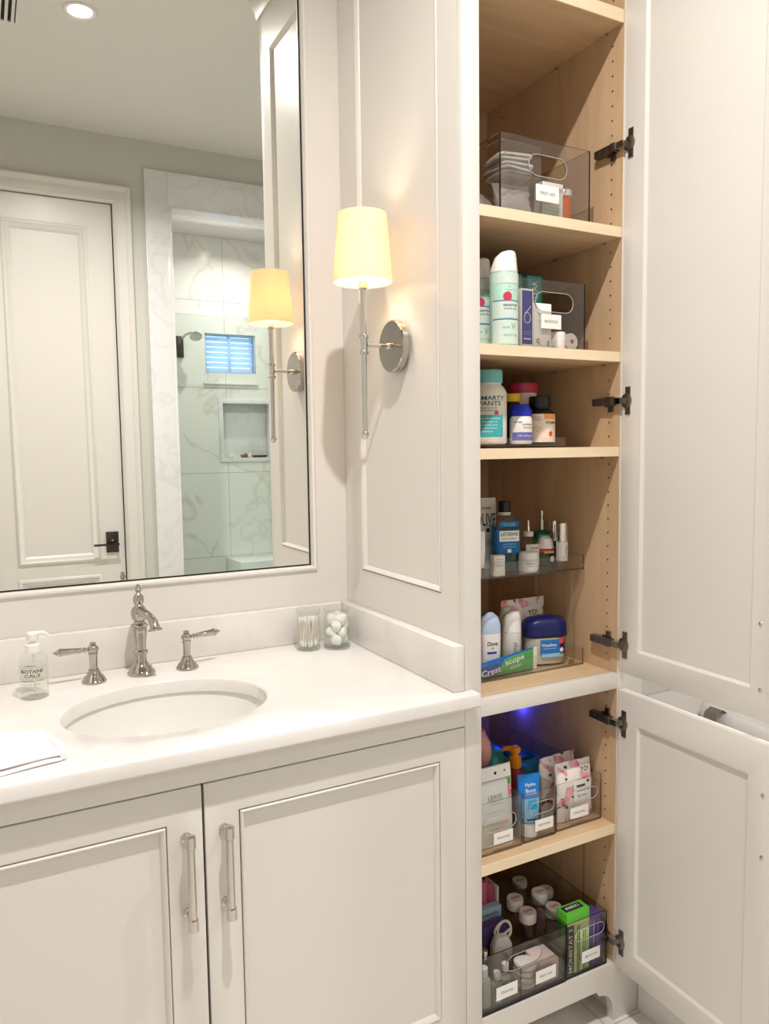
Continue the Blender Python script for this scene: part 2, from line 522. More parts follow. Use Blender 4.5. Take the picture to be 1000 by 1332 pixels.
# ---- shower seen in the mirror
mb = MB()
mb.box(-.022, SX0 + .002, YF, YF + .022, 0, 2.90).box(SX0 + .002, SX1 - .002, YF, YF + .022, SZ - .002, 2.90).box(SX1 - .002, SX1 + .12, YF, YF + .022, 0, 2.90)
struct(mb.build('trim_3', 'casing_marble', bevel=.002))
mb = MB(); mb.box(SX0, SX0 + .018, SYI - .01, YF + .02, 0, SZ - .018).box(SX1 - .018, SX1, SYI - .01, YF + .02, 0, SZ - .018).box(SX0, SX1, SYI - .01, YF + .02, SZ - .018, SZ)
mb.box(SX0 + .018, SX1 - .018, SYI, YF + .02, 0, .09)
struct(mb.build('trim_4', 'casing_marble', bevel=.002))
SRX = 1.45
WIN = (.562, .928, 1.944, 2.219); NIC = (.672, 1.027, 1.343, 1.735)
back = struct(MB().box(.0, SRX, SYB - .16, SYB - .012, -.06, WIN[2]).box(0, WIN[0], SYB - .16, SYB - .012, WIN[2], WIN[3]).box(WIN[1], SRX, SYB - .16, SYB - .012, WIN[2], WIN[3]).box(0, SRX, SYB - .16, SYB - .012, WIN[3], 2.88).build('wall_shower_back', 'grout')) if False else None
mb = MB()
for a, b_, c, d in rect_minus((0, SRX, -.06, 2.88), [WIN, NIC]):
    mb.box(a, b_, SYB - .10, SYB - .010, c, d)
for a, b_, c, d in rect_minus((0, SRX, -.06, 2.88), [WIN]):
    mb.box(a, b_, SYB - .16, SYB - .10, c, d)
back = struct(mb.build('wall_shower_back', 'grout'))
xc = [0, .703, SRX]; zc = [0, .64, 1.24, 1.84, 2.44, 2.88]
for i in range(2):
    for j in range(5):
        mb = MB()
        for a, b_, c, d in rect_minus((xc[i] + .001, xc[i + 1] - .001, zc[j] + .001, zc[j + 1] - .001), [WIN, NIC]):
            mb.box(a, b_, SYB - .010, SYB, c, d)
        mb.build('tile', 'shower_marble', back)
struct(boxo('wall_shower_left', 'shower_marble', -.10, 0, SYB - .16, SYI - .0, -.06, 2.88))
struct(boxo('wall_shower_right', 'shower_marble', SRX, SRX + .1, SYB - .16, SYI, -.06, 2.88))
struct(boxo('ceiling_shower', 'ceiling_paint', -.10, SRX + .1, SYB - .16, SYI, 2.88, 2.96))
struct(boxo('floor_shower', 'floor_marble', 0, SRX, SYB - .01, SYI, -.06, .0))
mb = MB().frame(NIC[0] - .028, NIC[1] + .028, NIC[2] - .028, NIC[3] + .028, .0295, SYB + .0005, SYB + .008)
mb.frame(NIC[0] + .0002, NIC[1] - .0002, NIC[2] + .0002, NIC[3] - .0002, .0014, SYB - .098, SYB)
mb.box(NIC[0] + .0016, NIC[1] - .0016, SYB - .0995, SYB - .096, NIC[2] + .0016, NIC[3] - .0016)
struct(mb.build('trim_5', 'casing_marble', bevel=.001))
# window with shutters
wn = struct(thing('window_1', 'small shower window with louvered white shutters', 'window', ((WIN[0] + WIN[1]) / 2, SYB - .05, WIN[2])))
ww, wh = (WIN[1] - WIN[0]), WIN[3] - WIN[2]
pm('shutter', (226, 236, 250), .5)
nt = MATS['shutter'].node_tree; bs = nt.nodes['Principled BSDF']
tlc = nt.nodes.new('ShaderNodeBsdfTranslucent'); tlc.inputs[0].default_value = (.82, .90, 1, 1); mx = nt.nodes.new('ShaderNodeMixShader'); mx.inputs[0].default_value = .6
nt.links.new(bs.outputs[0], mx.inputs[1]); nt.links.new(tlc.outputs[0], mx.inputs[2]); nt.links.new(mx.outputs[0], nt.nodes['Material Output'].inputs[0])
clear_mat('window_glass', (.96, .98, 1.0))
MB().frame(-ww / 2, ww / 2, 0, wh, .012, -.02, .04).box(-.006, .006, -.018, .032, .012, wh - .012).build('frame', 'shutter', wn, bevel=.001)
MB().box(-ww / 2 + .012, ww / 2 - .012, -.06, -.056, .012, wh - .012).build('pane', 'window_glass', wn)
lou = None
for k in range(7):
    for sx in (-1, 1):
        z = .026 + k * (wh - .05) / 6.3
        if lou is None:
            lou = MB().box(-(ww / 4 - .012), ww / 4 - .012, -.016, .016, -.0025, .0025).build('slat', 'shutter', wn, bevel=.001)
            o = lou
        else:
            o = lou.copy(); COL.objects.link(o); o.parent = wn
        o.location = (sx * (ww / 4 - .001), .008, z); o.rotation_euler = (rad(62), 0, 0)
struct(boxo('trim_6', 'casing_marble', WIN[0] - .02, WIN[1] + .02, SYB - .1, SYB + .02, 1.862, 1.878, bevel=.002)) if False else None
st = struct(boxo('trim_6', 'casing_marble', WIN[0] - .018, WIN[1] + .01, SYB, SYB + .016, 1.864, 1.876, bevel=.001))
gp = thing('shower_glass_panel', 'tall greenish glass panel closing the marble shower opening', 'shower glass', ((SX0 + SX1) / 2, -2.52, .09))
MB().box(-(SX1 - SX0) / 2 + .020, (SX1 - SX0) / 2 - .020, -.005, .005, 0, 2.08).build('pane', 'shower_glass', gp)
MB().box(-(SX1 - SX0) / 2 + .018, (SX1 - SX0) / 2 - .018, -.0051, .0051, 2.08, 2.083).build('top_edge', 'glass_rim', gp)
bench = tag(boxo('shower_bench', 'casing_marble', .664, SRX, SYB, SYB + .36, .0, .636, bevel=.004), 'white marble bench in the back of the shower', 'bench')
sh = thing('shower_fixture', 'chrome shower head on a dark square plate on the marble shower wall', 'shower head', (.385, SYB, 2.115))
MB().box(-.028, .024, 0, .02, -.075, .070).build('plate', 'dark_bronze', sh, bevel=.002)
MB().tube([(.01, .02, .05), (.03, .07, .075), (.06, .10, .085), (.075, .13, .075)], .009, 10).build('arm', 'chrome', sh)
MB().lathe([(.012, .03), (.016, .02), (.040, 0), (.042, -.01), (.0, -.012)], 20, M=Matrix.Translation((.08, .14, .06)) @ Matrix.Rotation(rad(35), 4, 'X')).build('rose', 'chrome', sh)
pm('shell_white', (236, 228, 214), .5, var=.2, bscale=60); pm('shell_brown', (120, 90, 66), .5, var=.4, bscale=50)
for x, r, mt_, lab in ((.735, .024, 'shell_white', 'small cream seashell on the shower niche ledge'), (.84, .030, 'shell_brown', 'brown seashell in the middle of the shower niche ledge'), (.875, .02, 'shell_white', 'pale spiral seashell beside the brown shell in the shower niche')):
    mb = MB()
    mb.loft([(0, r * .5, r * .5), (.006, r, r * .8), (.016, r * .8, r * .7, 2, .003), (.024, r * .45, r * .45, 2, .006), (.034, .002, .002, 2, .012)], 14)
    for k in range(5):
        a = 2 * math.pi * k / 5
        mb.tube([(r * .6 * math.cos(a), r * .6 * math.sin(a), .012), (r * 1.25 * math.cos(a), r * 1.1 * math.sin(a), .020)], [.006, .001], 6)
    tag(mb.build('seashell', mt_, loc=(x, SYB - .05, NIC[2] + .002)), lab, 'seashell')
soapd = tag(MB().loft([(0, .045, .03, 4), (.012, .055, .036, 4), (.016, .055, .036, 4), (.012, .045, .028, 4)], 24).build('soap_dish', 'black_plastic', loc=(.955, SYB - .05, NIC[2] + .002)), 'flat black soap dish in the shower niche', 'soap dish')

# ---- ceiling lights and vent
pm('lamp_lens', (255, 250, 240), .5, emis=(255, 246, 232), estr=14)


def downlight(x, y, z, label, watt=DOWNLIGHT_W):
    t = thing('downlight', label, 'ceiling light', (x, y, z), group='recessed ceiling lights')
    MB().lathe([(.045, 0), (.062, 0), (.062, -.003), (.056, -.006), (.045, -.003)], 32, cap=False).build('trim_ring', 'ceiling_paint', t)
    MB().lathe([(.0445, -.0005), (.0445, -.0022)], 32).build('lens', 'lamp_lens', t)
    la = bpy.data.lights.new('downlight_lamp', 'AREA'); la.shape = 'DISK'; la.size = .055; la.energy = watt
    la.color = (1.0, .958, .918); la.spread = rad(150)
    lo = bpy.data.objects.new('downlight_lamp', la); COL.objects.link(lo); lo.parent = t; lo.location = (0, 0, -.008)
    return t


downlight(-.45, -1.29, ZCEIL, 'recessed round light above the floor in front of the sink', DOWNLIGHT_W * 1.85)
downlight(.95, -1.29, ZCEIL, 'recessed round light above the built-in tub', DOWNLIGHT_W * 1.0)  # added lamp, out of view, put in to brighten the tub side
downlight(.70, -3.00, 2.88, 'recessed round light in the shower ceiling', DOWNLIGHT_W * .5)  # added lamp with no visible fitting, lifts the shower brightness
vt = thing('ceiling_vent', 'white slatted air vent in the ceiling', 'vent', (-.788, -1.36, ZCEIL))
for a, b_, c, d in rect_minus((-.16, .16, -.15, .15), [(-.12, .12, -.11, .11)]):
    pass
mbv = MB()
for a, b_, c, d in rect_minus((-.16, .16, -.15, .15), [(-.125, .125, -.115, .115)]):
    mbv.box(a, b_, c, d, -.008, 0)
mbv.build('frame', 'ceiling_paint', vt)
MB().box(-.125, .125, -.115, .115, -.0012, -.0002).build('backing', 'gap_dark', vt)
sl = None
for k in range(11):
    if sl is None:
        sl = MB().box(-.0055, .0055, -.115, .115, -.0075, -.0015).build('slat', 'ceiling_paint', vt); o = sl
    else:
        o = sl.copy(); COL.objects.link(o); o.parent = vt
    o.location = (-.115 + k * .023, 0, 0)

# ================================================================== cabinet parts shared by all cabinets
def pull_handle(parent, x, z0, z1, y=0, sgn=-1):
    mb = MB(); yo = y + sgn * .032
    mb.tube([(x, yo, z0), (x, yo, z1)], .0072, 16)
    for z in (z0, z1):
        d = 1 if z == z0 else -1
        mb.tube([(x, yo, z - d * .006), (x, yo, z - d * .004), (x, yo, z + d * .016), (x, yo, z + d * .018)], [.006, .0092, .0092, .0074], 16)
        zz = z + d * .012
        mb.tube([(x, y, zz), (x, y + sgn * .003, zz), (x, y + sgn * .006, zz), (x, yo, zz)], [.0095, .0095, .0055, .0055], 14)
    return mb.build('handle', 'bright_nickel', parent)


def panel_door(parent, x0, x1, z0, z1, yf, t=.021, st=.062, rt=.062, rb=.068, recess=.009, bead=True, both=False):
    d = MB().frame(x0, x1, z0, z1, st, yf, yf + t, wt=rt, wb=rb).build('door', 'paint', parent, bevel=.0012)
    a, b_, c, e = x0 + st, x1 - st, z0 + rb, z1 - rt
    MB().box(a - .001, b_ + .001, yf + recess, yf + t - (recess if both else .002), c - .001, e + .001).build('panel', 'paint', d)
    if bead:
        MB().bead(a - .0005, b_ + .0005, c - .0005, e + .0005, [(.0028, yf + recess + .0005), (.0028, yf - .0005), (.0050, yf - .0022), (.0090, yf + .0004), (.0115, yf + .0055), (.0130, yf + recess + .0005)]).build('moulding', 'paint', d)
    return d


# ---- vanity
VX0, VX1 = -1.113, 0.0
ZC = .89; CT = .029
van = thing('vanity_cabinet', 'white vanity cabinet with two panelled doors under the marble counter', 'cabinet', (0, 0, 0))
mb = MB(); mb.box(VX0 + .002, VX1 - .0015, -.545, -.002, .10, .118).box(VX0 + .002, VX0 + .02, -.545, -.002, .118, .66).box(VX1 - .02, VX1 - .0015, -.545, -.002, .118, .66).box(VX0 + .02, VX1 - .02, -.012, -.002, .118, .66)
mb.box(VX0 + .02, VX1 - .02, -.545, -.525, .80, ZC - CT - .001).box(VX0 + .02, VX0 + .04, -.525, -.02, .80, ZC - CT - .001).box(VX1 - .04, VX1 - .02, -.525, -.02, .80, ZC - CT - .001)
mb.build('carcass', 'gap_dark', van)
GAP = .0022
mb = MB(); mb.box(VX0 + .002, VX1 - .001, -DT, -.546, .8159, ZC - CT - .0005).box(VX0 + .002, VX0 + .012, -DT, -.546, 0, .8159).box(VX0 + .012, VX1 - .001, -DT, -.546, .06, .118)
mb.build('face_frame', 'paint', van)
MB().box(VX0 + .03, VX1 - .002, -.50, -.485, .0, .10).build('toe_kick', 'paint', van)
dc = -.5512
for x0, x1, hx in ((VX0 + .014, dc - GAP, dc - .0315), (dc + GAP, VX1 - .001, dc + .036)):
    d = panel_door(van, x0, x1, .120, .8159 - GAP * 1.4, -DT, st=.0615, rt=.0605, rb=.069)
    pull_handle(d, hx, .577, .737, -DT)

# ---- counter top with oval sink cut-out
SCX, SCY, SA, SB = -.558, -.338, .199, .162
CX0, CX1, CYF = -1.113, -.0003, -.600


def slab_with_hole():
    mb = MB(); n = 96
    corners = [(CX0, CYF), (CX1, CYF), (CX1, -.001), (CX0, -.001)]
    angs = sorted([2 * math.pi * k / n for k in range(n)] + [math.atan2(y - SCY, x - SCX) % (2 * math.pi) for x, y in corners])
    inn = []; out = []
    for a in angs:
        c, s_ = math.cos(a), math.sin(a)
        r = 1 / math.sqrt((c / SA) ** 2 + (s_ / SB) ** 2)
        inn.append((SCX + r * c, SCY + r * s_))
        tx = ((CX1 - SCX) / c if c > 1e-9 else (CX0 - SCX) / c if c < -1e-9 else 1e9)
        ty = ((-.001 - SCY) / s_ if s_ > 1e-9 else (CYF - SCY) / s_ if s_ < -1e-9 else 1e9)
        t = min(tx, ty); out.append((SCX + t * c, SCY + t * s_))
    N_ = len(angs)
    bv = .007                      # eased edges
    def ins(p, d):
        return (max(p[0], CX0 + d), max(p[1], CYF + d))
    rings = [([ins(p, bv) for p in out], ZC), ([ins(p, bv * .35) for p in out], ZC - bv * .25), (out, ZC - bv), (out, ZC - CT + .004), ([ins(p, .004) for p in out], ZC - CT)]
    inr = [([(SCX + (x - SCX) * 1.0, SCY + (y - SCY) * 1.0) for x, y in inn], ZC - CT), (inn, ZC - .004), ([(SCX + (x - SCX) * 1.012, SCY + (y - SCY) * 1.012) for x, y in inn], ZC - .001), ([(SCX + (x - SCX) * 1.022, SCY + (y - SCY) * 1.022) for x, y in inn], ZC)]
    allr = rings + inr
    vs = [(x, y, z) for r_, z in allr for x, y in r_]; fs = []
    for j in range(len(allr)):
        j2 = (j + 1) % len(allr)
        for k in range(N_):
            k2 = (k + 1) % N_
            fs.append((j * N_ + k, j * N_ + k2, j2 * N_ + k2, j2 * N_ + k))
    mb.add(vs, fs)
    b2 = .007                      # end that laps over the face of the tall cabinet
    pf = [(-.5702, ZC), (CYF + bv, ZC), (CYF + bv * .35, ZC - bv * .25), (CYF, ZC - bv), (CYF, ZC - CT + .004), (CYF + .004, ZC - CT), (-.5702, ZC - CT)]
    vs = [(x, y, z) for x in (CX1, .0185) for y, z in pf]; q = len(pf)
    return mb.add(vs, [(k, (k + 1) % q, q + (k + 1) % q, q + k) for k in range(q)] + [tuple(range(q, 2 * q))])


ctop = tag(slab_with_hole().build('countertop', 'counter_marble'), 'white marble countertop with an oval sink cut-out', 'countertop')
HB = .0976
tag(MB().box(CX0, -.0285, -.024, -.001, ZC, ZC + HB).build('backsplash', 'counter_marble', bevel=.003), 'low white marble backsplash under the mirror', 'backsplash')
tag(MB().box(-.0280, -.0005, -DT, -.001, ZC, ZC + HB).build('backsplash', 'counter_marble', bevel=.003), 'low white marble backsplash against the cabinet side below the sconce', 'backsplash')
sink = thing('sink_basin', 'oval white porcelain basin set under the marble counter', 'sink', (SCX, SCY, ZC - CT))
mb = MB(); secs = []
for t, s_ in ((0, 1.045), (-.004, 1.035), (-.010, 1.025), (-.03, 1.0), (-.06, .95), (-.09, .86), (-.115, .70), (-.13, .48), (-.138, .25), (-.140, .09)):
    secs.append((t - .0005, SA * s_, SB * s_))
for t, s_ in ((-.150, .10), (-.148, .30), (-.140, .52), (-.122, .78), (-.095, .92), (-.06, 1.01), (-.01, 1.085), (0, 1.10)):
    secs.append((t - .0005, SA * s_, SB * s_))
mb.loft(secs, 64, cap=False)
n = 64; L_ = len(secs)
for k in range(n):
    k2 = (k + 1) % n
    mb.f.append([(L_ - 1) * n + k, (L_ - 1) * n + k2, k2, k]); mb.mi.append(0)
    if k == 0:
        pass
mb.build('bowl', 'porcelain', sink, angle=60)
MB().lathe([(.022, -.139), (.022, -.136), (.018, -.134), (.012, -.1365), (.0, -.1365)], 24).build('drain', 'nickel', sink)

# ---- faucet
sp = thing('faucet', 'polished nickel widespread faucet with finial spout and two levers behind the sink', 'faucet', (-.565, -.091, ZC))
MB().lathe([(.031, 0), (.031, .005), (.028, .008), (.025, .011), (.024, .016), (.018, .022), (.0145, .028)], 32).build('base', 'nickel', sp)
MB().lathe([(.0135, .026), (.0125, .040), (.0125, .047), (.0165, .049), (.0165, .054), (.0125, .057), (.0125, .066), (.0150, .088), (.0165, .104), (.0155, .110)], 28).build('column', 'nickel', sp)
MB().lathe([(.0155, .108), (.019, .111), (.019, .114), (.0135, .118), (.0125, .123), (.0165, .130), (.0185, .140), (.0165, .150), (.010, .157), (.008, .160)], 28).build('head', 'nickel', sp)
MB().lathe([(.008, .158), (.0115, .165), (.0125, .172), (.0105, .180), (.006, .185), (.0045, .188), (.0070, .191), (.0070, .195), (.005, .198), (.0045, .201), (.005, .204), (.001, .207)], 20).build('finial', 'nickel', sp)
MB().tube([(0, -.006, .146), (.003, -.028, .148), (.008, -.050, .146), (.0125, -.068, .141), (.016, -.080, .133), (.0175, -.086, .124), (.0178, -.0875, .1205), (.0178, -.0877, .1200), (.018, -.089, .115)], [.0105, .0095, .0088, .0090, .0100, .0105, .0115, .0150, .0155], 20).build('spout', 'nickel', sp)


def faucet_handle(x, y, sx, ang):
    t = MB().lathe([(.026, 0), (.026, .004), (.023, .007), (.021, .012), (.016, .017), (.0115, .026), (.0115, .029)], 28).build('handle', 'nickel', sp, loc=(x + .565, y + .091, 0))
    MB().lathe([(.0085, .026), (.0085, .060), (.0105, .063), (.0105, .065), (.0085, .067)], 20).build('stem', 'nickel', t)
    MB().lathe([(.0085, .066), (.0115, .071), (.0120, .076), (.0095, .081), (.0055, .083), (.0068, .085), (.0065, .088), (.004, .0895)], 20).build('hub', 'nickel', t)
    d = Vector((sx * math.cos(ang), -math.sin(ang), .04)).normalized()
    c = Vector((0, 0, .0735))
    MB().tube([c + d * q for q in (.010, .016, .0165, .019, .0195, .024, .0245, .030, .050, .066, .0665, .069, .0695, .074, .083)],
              [.0035, .0035, .0058, .0058, .0042, .0042, .0062, .0058, .0072, .0085, .0092, .0092, .0072, .0062, .0008], 18).build('lever', 'nickel', t)


faucet_handle(-.668, -.103, -1, rad(5))
faucet_handle(-.463, -.102, 1, rad(-6))

# ================================================================== tall cabinet
TX1 = .505; XLO, XRO = .0407, .425
ZSH = dict(A=2.3422, B=1.8801, C=1.6054, D=1.3922, R=.8636, E=.4963, F=.1481)
YBK = -.06
tow = thing('linen_cabinet', 'tall open linen cabinet with maple inside and white doors', 'cabinet', (0, 0, 0))
PY0, PY1, PZ0, PZ1 = -.480, -.096, 1.0815, 2.655
mb = MB()
for a, b_, c, d in rect_minus((-DT + .0205, -.0005, 0, ZCEIL), [(PY0, PY1, PZ0, PZ1)]):
    mb.box(.0, .018, a, b_, c, d)
mb.build('side_panel', 'paint', tow)
MB().box(.008, .018, PY0 - .002, PY1 + .002, PZ0 - .002, PZ1 + .002).build('panel', 'paint', tow)
rot = Matrix.Rotation(rad(90), 4, 'Z')
mb = MB(); mb.bead(-PY1, -PY0, PZ0, PZ1, [(.0022, .0082), (.0022, -.0005), (.0045, -.0022), (.009, .0006), (.012, .006), (.013, .0082)])
for i, v_ in enumerate(mb.v):
    mb.v[i] = Vector((v_.y, -v_.x, v_.z))
mb.build('moulding', 'paint', tow)
MB().box(.0185, XLO - .0002, -DT + .0205, YBK, .13, 2.75).build('liner', 'maple', tow)
MB().box(XRO, XRO + .018, -DT + .0005, -.53 + .0, .13, 2.75).box(XRO, XRO + .018, -.53, YBK, .13, 2.75).build('liner', 'maple', tow)
MB().box(XLO, XRO, YBK, YBK + .012, .13, 2.75).build('back_panel', 'maple', tow)
MB().box(XRO + .0185, TX1, -DT + .02, -.0005, 0, ZCEIL).build('side_panel', 'paint', tow)
# seam in the lower side liner
MB().box(XRO - .0004, XRO + .0002, -.466, -.4645, .16, .47).build('seam', 'gap_dark', tow)
for k, zt in ZSH.items():
    if k in 'RF': continue
    th = .0275 if k == 'A' else .022
    s_ = MB().box(XLO, XRO - .0005, -DT + .004, YBK - .0005, zt - th, zt).build('shelf', 'maple_shelf', tow)
    MB().box(XLO, XRO - .0005, -DT + .0005, -DT + .0038, zt - th, zt).build('edge_band', 'maple_edge', s_)
for k, th in (('R', .018), ('F', .018)):
    MB().box(XLO, XRO - .0005, -DT + .021, YBK - .0005, ZSH[k] - th, ZSH[k]).build('deck', 'maple_shelf', tow)
FY0, FY1 = -DT, -DT + .020
# face frame: left stile, right stile, rails, bracket feet
MB().box(.0, XLO, FY0, FY1, 0, ZCEIL - .27).build('stile', 'paint', tow, bevel=.001)
MB().box(XRO + .0015, TX1, FY0, FY1, .0, ZCEIL - .27).build('stile', 'paint', tow, bevel=.001)
MB().box(XLO, XRO + .001, FY0, FY1, ZSH['R'] - .0365, ZSH['R']).build('rail', 'paint', tow, bevel=.0008)
MB().box(XLO, XRO + .001, FY0, FY1, 2.70, 2.78).build('rail', 'paint', tow)
arc = [(.425 - .030 + .030 * math.sin(rad(a)) * 1.0, .062 - .050 + .050 * math.cos(rad(a))) for a in range(90, -1, -15)]
poly = [(XLO, ZSH['F']), (XLO, .092), (.378, .092), (.384, .080), (.395, .077), (.410, .070), (.421, .054), (.426, .030), (.426, .0), (XRO + .0475, 0), (XRO + .0475, .0), (XRO + .001, ZSH['F'])]
poly = [(XLO, .092), (.372, .092), (.380, .079), (.394, .076), (.409, .068), (.420, .052), (.4255, .028), (.4255, 0.0), (.4265, 0.0), (.4265, ZSH['F']), (XLO, ZSH['F'])]
MB().prism(poly, FY0, FY1).build('bottom_rail', 'paint', tow)
MB().box(.02, XRO, -.475, -.46, 0, .128).build('toe_kick', 'paint', tow)
# crown
cp = [(0, 2.78), (.006, 2.78), (.010, 2.80), (.022, 2.83), (.045, 2.90), (.062, 2.93), (.066, 2.95), (.066, ZCEIL - .0005), (0, ZCEIL - .0005)]
mb = MB(); vs = []
n = len(cp)
for (x, y, dx, dy) in ((-.0005, -.0005, -1, 0), (-.0005, -DT - .0005, -1, -1), (TX1, -DT - .0005, 1, -1), (TX1, -.001, 1, 0)):
    for w, z in cp:
        vs.append((x + dx * w, y + dy * w, z))
fs = [(j * n + k, j * n + (k + 1) % n, (j + 1) * n + (k + 1) % n, (j + 1) * n + k) for j in range(3) for k in range(n)]
fs += [tuple(range(n)), tuple(range(3 * n, 4 * n))]
mb.add(vs, fs); mb.build('crown', 'paint', tow)
# shelf peg holes
mb = MB()
RX = Matrix.Rotation(rad(-90), 4, 'Y')
for yy in (-.537, -.13):
    z = .20
    while z < 2.7:
        if all(not (zt - .035 < z < zt + .012) for zt in ZSH.values()):
            mb.lathe([(.0021, 0), (.0021, .0004)], 8, M=Matrix.Translation((XRO - .0003, yy, z)) @ RX)
        z += .032
mb.build('peg_holes', 'gap_dark', tow)['kind'] = 'stuff'
mb = MB()
for zt in (ZSH['A'] - .030, ZSH['B'] - .0245, ZSH['C'] - .0245, ZSH['D'] - .0245):
    for yy in (-.52, -.35):
        MB().lathe([(.003, 0), (.003, .006)], 10, M=Matrix.Translation((XRO - .0005, yy, zt)) @ RX).build('shelf_pin', 'chrome', tow)


def hinge(door, zc, flip=1):
    """cup plate on the door (local x along the door, y = 0 is its inner face) and the arm into the cabinet"""
    mb = MB()
    mb.prism([(.012, zc - .031), (.026, zc - .031), (.026, zc + .031), (.012, zc + .031)], -.0022, .0003, mi=1)
    mb.loft([(0, .015, .0165), (.003, .015, .0165), (.005, .011, .012)], 20, mi=1, M=Matrix.Translation((.0150, 0, zc)) @ Matrix.Rotation(rad(90), 4, 'X'))
    mb.loft([(.0048, .007, .009), (.0056, .007, .009)], 16, mi=0, M=Matrix.Translation((.0145, 0, zc)) @ Matrix.Rotation(rad(90), 4, 'X'))
    mb.box(-.012, .010, -.017, -.004, zc - .007, zc + .007, mi=2)             # bright link
    mb.box(-.026, -.013, -.020, -.003, zc - .009, zc + .009, mi=1)
    mb.box(-.076, -.0275, -.020, -.0055, zc - .008, zc + .008, mi=1)          # arm
    mb.box(-.050, -.020, -.0055, -.003, zc - .012, zc + .012, mi=0)          # mounting plate
    mb.box(-.034, -.022, -.010, -.003, zc - .024 * (flip < 0), zc + .024 * (flip > 0), mi=0)
    mb.box(-.034, -.022, -.010, -.003, zc - .012, zc + .012, mi=0)
    for xx in (-.062, -.042):
        mb.loft([(.0195, .004, .004), (.0208, .0035, .0035)], 12, mi=0, M=Matrix.Translation((xx, 0, zc)) @ Matrix.Rotation(rad(90), 4, 'X'))
    return mb.build('hinge', ['hinge_metal', 'hinge_dark', 'chrome'], door, bevel=0)


DOOR_A = rad(-91.0)


def tower_door(z0, z1, hz, screws, hzs):
    w = .405
    d = MB().frame(0, w, 0, z1 - z0, .058, .0, .021, wt=.072, wb=.058).build('door', 'paint', tow, bevel=.0012)
    d.location = (XRO + .0035, -DT - .0025, z0); d.rotation_euler = (0, 0, DOOR_A)
    MB().box(.054, w - .054, .0065, .0145, .054, z1 - z0 - .068).build('panel', 'paint', d)
    MB().bead(.0575, w - .0575, .0575, z1 - z0 - .0715, [(0, .0004), (.005, .0058), (.006, .0068), (0, .0068)]).build('moulding', 'paint', d)
    for h in hz: hinge(d, h - z0, 1 if h < 1.4 else -1)
    for sx, szz in screws:
        MB().lathe([(.0042, 0), (.0042, .0008), (.003, .0022), (.0005, .0026)], 14, M=Matrix.Translation((sx, 0, szz - z0)) @ Matrix.Rotation(rad(90), 4, 'X')).build('screw', 'chrome', d)
    pull_handle(d, hzs[0], hzs[1] - z0, hzs[2] - z0, .021, 1)
    return d


tower_door(.868, 2.70, (2.055, 1.495, .935), ((.367, 1.055), (.370, .928)), (.368, .92, 1.065))
tower_door(.142, .8255, (.748, .211), ((.382, .725), (.383, .602)), (.382, .595, .735))

# ================================================================== wall sconce
SX, SY, SZ_ = -.085, -.294, 1.63
sc = thing('wall_sconce', 'polished nickel wall sconce with lit cream drum shade', 'wall lamp', (0, SY, SZ_))
RYm = Matrix.Rotation(rad(-90), 4, 'Y')
MB().lathe([(.0595, .0005), (.0595, .014), (.057, .0165), (.0, .0165)], 48, M=RYm).build('backplate', 'nickel', sc)
MB().tube([(-.016, 0, 0), (SX + .008, 0, 0)], .0045, 14).lathe([(.008, .0165), (.0085, .020), (.007, .026), (.0045, .028)], 16, M=RYm).build('arm', 'chrome', sc)
MB().lathe([(.0095, -.022), (.0105, -.020), (.0105, -.015), (.0082, -.013), (.0082, .013), (.0105, .015), (.0105, .020), (.0095, .022)], 24, M=Matrix.Translation((SX, 0, 0))).build('knuckle', 'chrome', sc)
MB().lathe([(.0065, .022), (.0065, .122), (.010, .124), (.010, .140)], 20, M=Matrix.Translation((SX, 0, 0))).build('upper_stem', 'chrome', sc)
MB().lathe([(.0062, -.195), (.0062, -.022)], 20, M=Matrix.Translation((SX, 0, 0))).build('lower_stem', 'chrome', sc)
MB().lathe([(.001, -.214), (.006, -.210), (.007, -.206), (.0095, -.204), (.0095, -.199), (.007, -.197), (.0062, -.194)], 20, M=Matrix.Translation((SX, 0, 0))).build('finial', 'chrome', sc)
mt = bpy.data.materials.new('lamp_shade'); mt.use_nodes = True; MATS['lamp_shade'] = mt
nt = mt.node_tree; nt.nodes.clear(); N = nt.nodes.new
out = N('ShaderNodeOutputMaterial'); mx = N('ShaderNodeMixShader'); df = N('ShaderNodeBsdfDiffuse'); tl_ = N('ShaderNodeBsdfTranslucent')
df.inputs[0].default_value = srgb(252, 244, 225); tl_.inputs[0].default_value = (1, .84, .58, 1); mx.inputs[0].default_value = .36
nt.links.new(df.outputs[0], mx.inputs[1]); nt.links.new(tl_.outputs[0], mx.inputs[2]); nt.links.new(mx.outputs[0], out.inputs[0])
ZB, ZT, RB_, RT_ = .138, .287, .067, .0555
mb = MB(); mb.lathe([(RB_, ZB), (RT_, ZT), (RT_ - .0012, ZT), (RB_ - .0012, ZB), (RB_, ZB)], 56, cap=False, M=Matrix.Translation((SX, 0, 0)))
mb.build('shade', 'lamp_shade', sc)
pm('bulb', (255, 240, 210), .4, emis=(255, 214, 150), estr=12)
MB().lathe([(.006, .140), (.010, .150), (.020, .185), (.022, .205), (.014, .225), (.001, .232)], 20, M=Matrix.Translation((SX, 0, 0))).build('bulb', 'bulb', sc)
for zz in (.15, .27):
    pass
MB().tube([(SX - .012, 0, .142), (SX + .012, 0, .142)], .0015, 6).build('harp', 'chrome', sc)
la = bpy.data.lights.new('sconce_lamp', 'POINT'); la.energy = SCONCE_W; la.color = (1, .89, .74); la.shadow_soft_size = .024
lo = bpy.data.objects.new('sconce_lamp', la); COL.objects.link(lo); lo.parent = sc; lo.location = (SX, 0, .205)
MATS['bulb'].node_tree.nodes['Principled BSDF']

